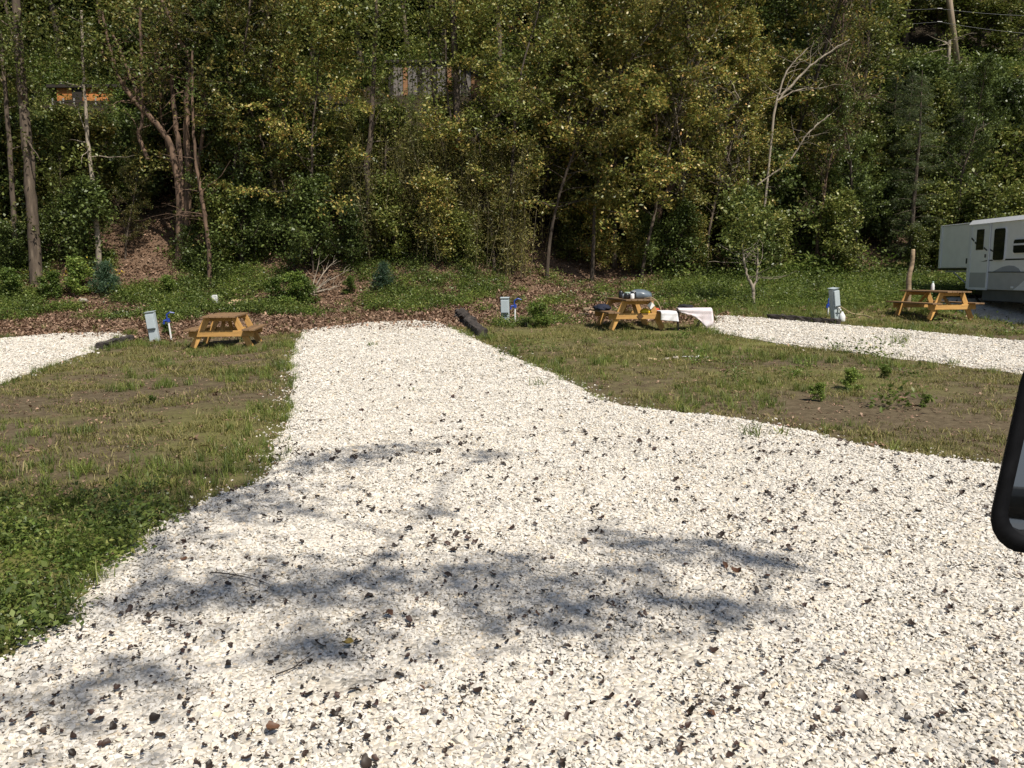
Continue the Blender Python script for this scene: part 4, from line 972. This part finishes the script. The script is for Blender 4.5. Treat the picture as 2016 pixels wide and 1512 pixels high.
stem_tree('tan_trunk_tree', 'tree with a smooth tan trunk bending above the fallen branches', 29.3,
          [[(716, 500, 12), (722, 430, 11), (726, 380, 11), (722, 325, 12), (730, 265, 10), (734, 190, 9), (738, 90, 8), (742, -30, 6)], [(738, 500, 5), (755, 390, 4), (760, 280, 3)]],
          [(700, 60, 1.2, 2200), (800, 70, 1.1, 1800), (640, 90, .9, 1000), (760, 130, .6, 500)], 'leaf_green', 'bark', 5)
stem_tree('vine_trunk_tree', 'dark upright trunk hung with vines in front of the barn', 29.6,
          [[(905, 470, 15), (902, 350, 14), (900, 230, 14), (896, 120, 13), (890, 0, 12), (888, -60, 11)], [(885, 340, 6), (868, 270, 6), (855, 200, 5), (846, 100, 5), (845, -20, 4)], [(890, 260, 4), (880, 170, 4), (876, 60, 4)], [(905, 330, 8), (925, 290, 7), (955, 250, 6), (985, 225, 4)]],
          [(850, 45, 1.0, 1400), (905, 50, .7, 800), (800, 100, .6, 400), (860, 165, .4, 120), (870, 210, .5, 300), (960, 225, .4, 150), (905, 340, .4, 180)], 'leaf_green', 'bark', 6)
stem_tree('leaning_trunk_tree', 'tree with a leaning reddish trunk inside the yellow foliage', 31.0,
          [[(1268, 470, 11), (1300, 410, 12), (1330, 350, 12), (1348, 300, 10), (1356, 240, 9), (1362, 200, 7), (1372, 120, 6)], [(1292, 450, 6), (1290, 350, 6), (1292, 250, 6), (1290, 190, 5), (1300, 130, 4)]],
          [(1370, 160, .6, 400), (1300, 90, 1.0, 1000), (1230, 60, 1.0, 1000), (1380, 180, .4, 200)], 'leaf_yellow', 'bark_rust', 7)
stem_tree('bare_limb_tree', 'bare pale-limbed tree reaching up and right over green brush', 30.6,
          [[(1500, 352, 4.8), (1522, 240, 4.8), (1535, 195, 4.8), (1552, 175, 4.8), (1575, 150, 4.1), (1605, 122, 3.4), (1640, 98, 2.7), (1672, 78, 2.0)], [(1525, 210, 3.4), (1545, 150, 3.4), (1560, 125, 2.7), (1590, 95, 2.0)], [(1490, 365, 3.4), (1550, 320, 3.4), (1585, 270, 2.7), (1610, 245, 2.7), (1635, 225, 2.0)],
           [(1535, 195, 2.7), (1570, 178, 2.7), (1625, 172, 1.4)], [(1340, 170, 2.7), (1345, 135, 3.4), (1355, 125, 2.7), (1395, 80, 2.7), (1415, 50, 2.0), (1416, 20, 1.4)], [(1355, 135, 2.7), (1400, 138, 2.0), (1435, 155, 2.0), (1458, 200, 1.4)]],
          [], 'leaf_green', 'bark_pale', 8)
stem_tree('sapling', 'young forked sapling growing from the grass near the long timber', 25.2,
          [[(1484, 606, 9), (1483, 585, 7), (1482, 566, 7), (1472, 545, 5), (1466, 520, 4), (1462, 480, 3)], [(1482, 568, 5), (1490, 545, 4), (1492, 500, 3)]],
          [(1462, 470, .4, 240), (1500, 440, .5, 400), (1440, 420, .5, 320), (1490, 390, .4, 260)], 'leaf_green', 'bark_pale', 9)
stem_tree('pale_snag', 'short pale broken trunk standing beside the utility pole', 44.0, [[(1862, 150, 9), (1866, 125, 8), (1869, 80, 7)]], [(1870, 70, .5, 120)], 'leaf_green', 'bark_pale', 10)
# fallen branches on the bank
fb = gp(612, 582); w = Wood(); rng = np.random.default_rng(77)
for (px, py, dz) in ((690, 545, .5), (655, 520, .7), (680, 535, .9), (640, 515, .5), (705, 558, .3), (630, 545, .6), (665, 560, .4)):
    e = dp(px, py, fb.y + .5); L = (e - fb).length; B = bend(rng, (0, 0, .04), e - fb, L * rng.uniform(.9, 1.2), 8, .16, -.01); w.tube(B, np.linspace(.030, .006, 9), 5)
    for _ in range(4): j = rng.integers(3, 8); w.tube(bend(rng, B[j], (B[j] - B[j - 1]) + rng.normal(0, .08, 3), .5, 4, .3), np.linspace(.009, .003, 5), 4)
w.tube(np.array([[0, 0, .04], [-.12, -.1, .04], [-.35, -.35, .03]]), [.035, .04, .03], 6); w.tube(np.array([[-.7, -.45, .02], [-.2, -.42, .03], [.3, -.38, .03]]), [.02, .02, .012], 5)
o = thing('fallen_branch', 'fan of pale fallen branches lying on the leafy bank', 'branch', fb); link('limbs', w.mesh('limbs', 'bark_pale'), o)
fb = gp(60, 545); w = Wood()
for k in range(9): w.tube(bend(rng, (rng.normal(0, .1), 0, .03), (rng.uniform(-.6, 1), rng.normal(0, .3), rng.uniform(.1, .8)), rng.uniform(.6, 1.3), 6, .2, -.03), np.linspace(.015, .004, 7), 4)
o = thing('brush_pile', 'brown heap of dead twigs at the foot of the thick grey trunk', 'brush', fb); link('limbs', w.mesh('limbs', 'bark_rust'), o)

# the tree behind the camera, out of frame: its boughs reach over the road and throw the dappled shade
def shade_tree():
    rng = np.random.default_rng(9); base = Vector((7.2, -6.8, float(G(7.2, -6.8)))); o = thing('roadside_tree', 'tall broadleaf tree across the road that shades the gravel', 'tree', base)
    w = Wood(); org = np.array(base); fork = np.array([6.6, -5.6, 6.0]) - org
    w.tube(smoothpath([(0, 0, -.3), (-.1, .2, 2), (-.3, .6, 4), tuple(fork), (-.9, 1.6, 8.5), (-1.2, 1.8, 11)], 18), np.linspace(.26, .06, 18), 9)
    spots = [(330, 985, .28), (420, 1010, .26), (500, 975, .24), (610, 925, .26), (700, 905, .26), (790, 890, .2), (950, 905, .16), (560, 1010, .14), (300, 1080, .3),
             (860, 1165, .26), (960, 1170, .30), (1060, 1185, .26), (1170, 1200, .22), (1280, 1200, .15), (1400, 1205, .12), (1480, 1215, .09), (700, 1150, .2), (590, 1170, .22), (480, 1160, .2), (620, 1205, .2), (380, 1190, .2), (270, 1195, .18),
             (1170, 1060, .14), (1260, 1085, .18), (1340, 1090, .12), (1440, 1105, .18), (1490, 1120, .12), (680, 1285, .18), (590, 1300, .12), (250, 1345, .16), (40, 1420, .25), (1000, 1120, .12), (1230, 1140, .12),
             (60, 985, .25), (180, 1010, .25), (400, 930, .2), (850, 1020, .1), (1090, 1240, .14)]
    P = []; C = []
    for (px, py, r_) in spots:
        g = np.array(gp(px, py)); c = g + np.array(SUN) * rng.uniform(11, 13) - org; C.append(c)
        n = int(1150 * r_ * r_ + 14); P.append(c + rng.normal(0, 1, (n, 3)) * r_ * np.array([1.2, .75, .6]))
    done = [fork + np.array([-.3, .5, 1.5]), fork + np.array([-.6, 1.0, 3.0])]; todo = sorted(C, key=lambda c: np.linalg.norm(c - fork))
    for c in todo:                   # each bough tip joins the nearest bough already there
        st = min(done, key=lambda q: np.linalg.norm(q - c)); mid = (st + c) / 2 + rng.normal(0, .12, 3)
        w.tube(smoothpath([tuple(st), tuple(mid), tuple(c)], 8), np.linspace(.022, .008, 8), 5); done += [mid, c]
    for k in range(26):
        c = fork + np.array([rng.normal(2.2, 1.5), rng.normal(-2.8, 1.2), rng.uniform(0, 5)]); st = done[k % 2]; w.tube(smoothpath([tuple(st), tuple((st + c) / 2 + np.array([0, 0, .3])), tuple(c)], 7), np.linspace(.05, .01, 7), 5)
        P.append(c + rng.normal(0, .45, (150, 3)))
    link('trunk', w.mesh('trunk', 'bark'), o); V, Fq = leaf_quads(rng, np.vstack(P), .12, .075, .9); link('crown', raw_mesh('crown', V, Fq, 'leaf_green'), o)
shade_tree()

# ------------------------------------------------------------------ grass, weeds, litter
def tuft(rng, nb, h, spread, wd, lean=.5):
    n = nb; b = np.column_stack([rng.normal(0, spread, n), rng.normal(0, spread, n), np.full(n, -.01)]); az = rng.uniform(0, 6.283, n); ln = np.abs(rng.normal(lean, .35, n)); hh = h * rng.uniform(.5, 1.2, n)
    d = np.column_stack([np.cos(az), np.sin(az), np.zeros(n)]); s = np.column_stack([-np.sin(az), np.cos(az), np.zeros(n)]); up = np.array([0, 0, 1.])
    m = b + d * (hh * ln * .35)[:, None] + up * (hh * .6)[:, None]; t = b + d * (hh * ln * 1.0)[:, None] + up * (hh * (1 - .25 * ln))[:, None]
    V = np.stack([b - s * wd * .5, b + s * wd * .5, m + s * wd * .45, m - s * wd * .45, t + s * wd * .06, t - s * wd * .06], 1).reshape(-1, 3); I = np.arange(n)[:, None] * 6
    return V, np.vstack([I + np.array([0, 1, 2, 3]), I + np.array([3, 2, 4, 5])])
rng = np.random.default_rng(21)
for k in range(5): source('lawn', raw_mesh('lawn_tuft', *tuft(rng, 16, .06, .05, .006, .8), 'grass_lawn'))
for k in range(5): source('grass', raw_mesh('grass_tuft', *tuft(rng, 22, .20, .045, .008, .6), 'grass_green'))
for k in range(5):                   # broad-leaved weeds
    n = 90; P = np.column_stack([rng.normal(0, .10, n), rng.normal(0, .10, n), np.abs(rng.normal(.05, .055, n))]); source('weed', raw_mesh('weed', *leaf_quads(rng, P, .045, .024, .7), 'leaf_bright'))
for k in range(5):
    n = 110; P = np.column_stack([rng.normal(0, .14, n), rng.normal(0, .14, n), np.abs(rng.normal(.09, .09, n))]); source('weed', raw_mesh('weed', *leaf_quads(rng, P, .055, .032, .75), 'leaf_deep' if k % 2 else 'grass_green'))
for k in range(8):                   # litter leaves
    P = rng.normal(0, .10, (7, 3)) * np.array([1, 1, .06]) + np.array([0, 0, .012]); source('litter', raw_mesh('litter_leaf', *leaf_quads(rng, P, .10, .055, .35), 'litter'))
def pix(x, y): return W_ / 2 + F_ * 1.0093 * x / np.maximum(y, .5)
def on_pad(x, y, m=0.0):
    r_ = np.zeros(np.shape(x), bool)
    for p in PADS: r_ |= inside(p, x, y)
    return r_
def pad_dist(x, y):
    d = np.full(np.shape(x), 1e9)
    for p in PADS: d = np.minimum(d, edist(p, x, y))
    return d
def field(n, x0, x1, y0, y1):
    x = rng.uniform(x0, x1, n); y = rng.uniform(y0, y1, n); k = in_view(x, y, 1.5); return x[k], y[k]
def put(name, x, y, s, coll, nv, label, cat, mat, tiltv=.12, off=0, dz=0.0):
    n = len(x); z = GZ(x, y) + dz; rots = np.column_stack([rng.normal(0, tiltv, n), rng.normal(0, tiltv, n), rng.uniform(0, 6.283, n)])
    scatter(name, np.column_stack([x, y, z]), rots, s, off + rng.integers(0, nv, n), coll, label, cat, mat)
# short lawn
x, y = field(90000, -17, 17, 3, 25); k = ~on_pad(x, y); x, y = x[k], y[k]
cover = np.clip(.10 + 1.7 * (wob(x, y, 1.7, 3) - .42) + .6 * (wob(x, y, 4.3, 8) - .5) + .9 * green_zone(x, y), .03, 1) * np.clip(1 - .9 * litter_zone(x, y), 0.02, 1)
dens = np.where(y < 9, 1.0, np.where(y < 15, .8, .6)); k = rng.random(len(x)) < cover * dens; x, y = x[k], y[k]
put('lawn_grass', x, y, rng.uniform(.6, 1.5, len(x)) * np.where(y > 14, 1.25, 1), 'lawn', 5, 'sparse short olive grass of the lawns between the pads', 'grass', 'grass_lawn')
# taller green grass: pad edges, patches, the grassy bank on the trailer side
x, y = field(60000, -17, 18, 3, 31); pad = on_pad(x, y); d = pad_dist(x, y); px = pix(x, y)
edge = np.exp(-d / .22) * (wob(x, y, 2.3, 6) > .42) * np.where(y > 15, .5, .55) * (1 - sstep(1.5, 5, x) * (y < 12) * .85)
patch = .55 * (wob(x, y, 1.3, 9) > .72) * (y > 7)
bank = np.clip(sstep(22.6, 24.2, y) * sstep(1240, 1330, px) * (y < 30.2), 0, 1) * .9
lushg = np.where((y < 7.4) & (x < -1.5), .75, 0)
front = np.exp(-(((x + 2.6) / .5) ** 2 + ((y - 7.6) / .7) ** 2)) + np.exp(-(((x + 3.0) / .6) ** 2 + ((y - 9.8) / .7) ** 2))
k = (rng.random(len(x)) < np.where(pad, .30 * (d < .13) * (wob(x, y, 2.9, 6) > .5), edge + patch + bank + lushg + .8 * front * (d < .7))) & ((litter_zone(x, y) < .6) | (rng.random(len(x)) < .1)); x, y = x[k], y[k]
put('tall_grass', x, y, rng.uniform(.35, 1.0, len(x)) * np.where(y < 12, .8, 1.0), 'grass', 5, 'longer green grass along the gravel edges and on the bank', 'grass', 'grass_green')
# weeds: bank at the foot of the wood, the lush corner beside the road, scattered clumps
x, y = field(60000, -20, 20, 3, 31); pad = on_pad(x, y); px = pix(x, y)
foot = sstep(24.6, 25.8, y + 1.2 * (wob(x, y, .8, 4) - .5)) * (y < 29.8) * np.where(px < 640, .9, np.where(px < 1000, .45, .15)) * (wob(x, y, .9, 12) > .34) * (1 - ((px > 225) & (px < 345) & (y > 28.0)))
foot = foot + .22 * sstep(24, 25, y) * (px > 1300) * (y < 30.6)
lush = ((px < 260) & (y < 6.6)) * .95 * sstep(-.9, -.1, -pad_dist(x, y) * 0 - .05) + 0
lush = np.where((y < 6.4) & (x < -1.5), 1.0, 0) * np.clip(1.25 - np.maximum(0, y - 5.2), 0, 1)
clump = .4 * (((x - 1.0) ** 2 + (y - 22.0) ** 2 < .35) | ((x - .0) ** 2 + (y - 21.6) ** 2 < .3))
stray = .008 * (wob(x, y, 1.1, 17) > .6)
k = ~pad & (rng.random(len(x)) < foot + lush * .8 + clump + stray) & ~((px > 385) & (px < 510) & (y > 23.5) & (y < 25.6)); x, y = x[k], y[k]; near = y < 9
put('weeds', x, y, np.where(near, rng.uniform(.4, .8, len(x)), rng.uniform(.7, 1.5, len(x))), 'weed', 10, 'leafy green weeds along the bank and the road corner', 'weeds', 'leaf_bright')
x, y = field(16000, -34, 34, 29.5, 47); k = rng.random(len(x)) < .25 + .6 * (wob(x, y, .9, 5) > .45); q = pix(x, y); k &= ~((q > 215) & (q < 350) & (y < 33)) & ((y > 35) | (rng.random(len(x)) < .4)) & ~((q > 930) & (q < 1280) & (y < 35)); x, y = x[k], y[k]
q = pix(x, y); low = (y > 36) & (y < 41) & (((q > 80) & (q < 250)) | ((q > 600) & (q < 1010)))
put('undergrowth', x, y, rng.uniform(1.6, 3.2, len(x)) * np.where(low, .42, 1.0), 'weed', 10, 'low leafy undergrowth on the forest floor of the slope', 'undergrowth', 'leaf_deep', .3)
# litter
x, y = field(120000, -24, 24, 19, 36); z_ = litter_zone(x, y); k = rng.random(len(x)) < np.where(y < 30, .55, .25) * z_; x, y = x[k], y[k]
put('leaf_litter', x, y, rng.uniform(.5, 1.2, len(x)), 'litter', 8, 'brown fallen leaves carpeting the strip below the wood', 'leaf litter', 'litter', .2)
x, y = field(26000, -16, 16, 4, 22); k = ~on_pad(x, y) & (rng.random(len(x)) < .35 + .5 * wob(x, y, 1.9, 2)); x, y = x[k], y[k]
put('lawn_debris', x, y, rng.lognormal(-1.35, .4, len(x)), 'litter', 8, 'scraps of straw and dead leaf on the bare lawn soil', 'debris', 'litter', .15)
# yellow flowers in the weeds
P = np.array([gp(px, py) for px, py in [(165, 545), (172, 540), (60, 555), (72, 552), (130, 565), (148, 558), (230, 556), (105, 560)] for _ in range(3)]); P[:, :2] += rng.normal(0, .12, (len(P), 2)); P[:, 2] += rng.uniform(.3, .5, len(P))
V, Fq = leaf_quads(rng, np.repeat(P, 5, 0) + rng.normal(0, .03, (len(P) * 5, 3)), .07, .05, .6)
tag(link('wild_flowers', raw_mesh('wild_flowers', V, Fq, 'flower_yellow')), 'small yellow wildflowers blooming among the bank weeds', 'flowers', None, 'stuff')
# grass tufts growing through the gravel: one thing each
for px, py, s, lb in ((1478, 866, 1.0, 'spiky green grass tuft growing alone through the road gravel'), (1535, 862, .7, 'smaller sprawling grass tuft beside the spiky one on the gravel'), (735, 686, .8, 'low grass tuft in the middle of the far gravel pad'),
                      (1770, 680, 1.6, 'broad grass patch growing through the gravel near the trailer table'), (1065, 765, .9, 'flat grass tuft at the flaring edge of the gravel'), (985, 715, .6, 'thin grass wisp on the gravel pad'), (815, 775, .5, 'tiny grass sprig in the middle of the gravel drive')):
    tag(link('grass_tuft', raw_mesh('grass_tuft', *tuft(rng, int(26 * s), .20 * s, .07 * s, .010, 1.0), 'grass_green'), loc=gp(px, py) + Vector((0, 0, .03))), lb, 'grass tuft')
# pale broken scraps on the muddy patch
for i, (px, py, d, mt, lb) in enumerate(((1312, 708, (.09, .05, .025), 'rock', 'small grey-white scrap at the end of the broken row on the mud'), (1330, 706, (.10, .06, .03), 'rock', 'rough pale scrap between two others on the mud'), (1352, 704, (.13, .06, .02), 'sign_white', 'flat white scrap on the muddy lawn'),
        (1374, 704, (.15, .07, .025), 'sign_white', 'largest white scrap lying on the muddy lawn'), (1392, 706, (.09, .05, .02), 'rock', 'thin pale scrap beside the largest white one'), (1286, 708, (.09, .06, .02), 'cut_wood', 'tan wood scrap next to the pale scraps on the lawn'), (1396, 712, (.10, .06, .025), 'cut_wood', 'reddish tan wood scrap in front of the white scraps'))):
    chunk(px, py, d, lb, mt, 40 + i, 'broken_scrap', 'scrap')
for px, py, h, lb in ((1065, 645, .55, 'round weedy bush between the upright pedestal and the loaded table'), (1610, 790, .20, 'low dark weed plant on the lawn beside the gravel road'), (1672, 768, .26, 'taller leafy weed plant on the lawn between the two gravel drives'), (1742, 745, .18, 'small weed plant at the gravel edge across from the bottle table'),
                      (1820, 800, .13, 'tiny weed plant on bare soil near the mirror'), (300, 795, .10, 'flat bluish weed mat on the lawn of the bare table'), (330, 660, .3, 'weeds around the foot of the tilted pedestal')):
    p = gp(px, py); o = plant('shrub_bright', px, p.y, h, lb, sxy=1.2); o.location = p
# ------------------------------------------------------------------ dead leaves on the gravel, the largest ones singly
LV = []
for k in range(10):
    q = np.random.default_rng(300 + k); vs, fs = [], []; nu, nv = 7, 4; curl = q.uniform(5, 16) * q.choice([-1, 1]); bendl = q.uniform(2, 9)
    b1 = q.uniform(1.2, 3.6) * (1 if k % 3 else -1); b2 = q.uniform(.8, 2.6)
    for i in range(nu):
        u = i / (nu - 1); wd = (.34 if k % 2 else .45) * math.sin(math.pi * min(.97, u * .9 + .06)) ** .7 * (1 + .22 * math.sin(u * 10 + k))
        for j in range(nv):
            s = (j / (nv - 1) - .5) * 2 * wd; th = (u - .5) * b1; ph = s * b2
            vs.append((math.sin(th) / abs(b1) * 1.15, math.sin(ph) / b2 + .12 * math.sin(u * 5 + k), (1 - math.cos(th)) / b1 * 1.0 + (1 - math.cos(ph)) / b2 + q.normal(0, .025) + (.12 if b1 < 0 else 0)))
    for i in range(nu - 1):
        for j in range(nv - 1): fs.append((i * nv + j, i * nv + j + 1, (i + 1) * nv + j + 1, (i + 1) * nv + j))
    LV.append((vs, fs))
LM = [raw_mesh('fallen_leaf', v, f, 'dead_leaf', True) for v, f in LV]
for mt in ('dead_leaf_rust', 'dead_leaf_yellow'): LM += [raw_mesh('fallen_leaf', v, f, mt, True) for v, f in LV[:4]]
for me in LM[:10]: source('dead', me)
cl = [(rng.uniform(-3.4, 3.6), rng.uniform(2.4, 8)) for _ in range(120)]
def leaf_spots(n, y0, y1):
    out = []
    while len(out) < n:
        if rng.random() < .55: c = cl[rng.integers(len(cl))]; x = c[0] + rng.normal(0, .22); y = c[1] + rng.normal(0, .2)
        else: y = y0 + (y1 - y0) * rng.random() ** 1.1; x = rng.uniform(-.66 * y - .3, .66 * y + .3)
        if not (y0 < y < y1) or not bool(inside(PADS[0], np.array([x]), np.array([y]))[0]) or abs(x) > .66 * y + .3: continue
        out.append((x, y))
    return out
def gtop(x, y): return float(GZ(x, y) + pad_lift(PADS[0], np.array([x]), np.array([y]))[0]) + .018
A = leaf_spots(292, 2.6, 4.9)
for (x, y) in A:
    r_ = rng.random(); mi = int(rng.integers(0, 10)) if r_ < .93 else int(rng.integers(10, 14)); s = float(np.clip(rng.lognormal(-3.58, .45), .013, .052))
    o = link('fallen_leaf', LM[mi], loc=(x, y, gtop(x, y)), rot=(rng.normal(0, .35), rng.normal(0, .35), rng.uniform(0, 6.28))); o.scale = (s * 1.15, s * .85, s * .7)
    if mi < 10: tag(o, 'curled dark brown dead leaf lying on the white gravel', 'leaf', 'dead leaves on the gravel')
    else: tag(o, 'small rust brown dead leaf lying on the white gravel', 'leaf', 'dead leaves on the gravel')
for px, py, s, mi, lb in ((685, 1300, .06, 15, 'yellow dead leaf lying on the gravel at a patch of shade'), (1450, 1150, .085, 11, 'large reddish brown crumpled leaf on the gravel'), (765, 1238, .05, 10, 'rust leaf standing on edge on the gravel near the yellow leaf'), (535, 1470, .055, 12, 'broad rust brown leaf near several black curled ones')):
    p = gp(px, py); o = link('fallen_leaf', LM[mi], loc=(p.x, p.y, gtop(p.x, p.y) + .01), rot=(.2, -.15, 1.0 + px)); o.scale = (s,) * 3; tag(o, lb, 'leaf', 'dead leaves on the gravel')
B = leaf_spots(850, 4.9, 7.5) + leaf_spots(420, 7, 19) + leaf_spots(1900, 2.6, 4.9); B = np.array(B); n = len(B)
z = np.array([gtop(a, c) for a, c in B]); S_ = np.clip(rng.lognormal(-3.62, .42, n), .010, .055); S_[850:1270] *= 1.25; S_[1270:] *= .62
scatter('dead_leaves', np.column_stack([B, z]), np.column_stack([rng.normal(0, .35, n), rng.normal(0, .35, n), rng.uniform(0, 6.28, n)]), S_, rng.integers(0, 10, n), 'dead', 'scattered dark dead leaves and bits over the gravel', 'leaves', 'dead_leaf')
# twigs on the road
for px, py, L, lb in ((415, 1150, .5, 'long thin dark twig on the shaded gravel'), (545, 1360, .22, 'small forked twig on the gravel with black leaves'), (310, 1060, .3, 'short dark twig at the weedy gravel edge'), (1150, 985, .2, 'thin twig on the sunny gravel')):
    p = gp(px, py); w = Wood(); a = rng.uniform(0, 3.1); B_ = bend(rng, (0, 0, .0), (math.cos(a), math.sin(a), .05), L, 8, .25); B_[:, 2] = np.abs(B_[:, 2]) * .3 + .004; w.tube(B_, np.linspace(.004, .0015, 9), 5)
    for _ in range(4): j = rng.integers(2, 7); C = bend(rng, B_[j], (rng.normal(), rng.normal(), .1), L * .3, 4, .3); w.tube(C, np.linspace(.002, .001, 5), 4)
    tag(link('twig', w.mesh('twig', 'bark_dark'), loc=(p.x, p.y, gtop(p.x, p.y))), lb, 'twig')
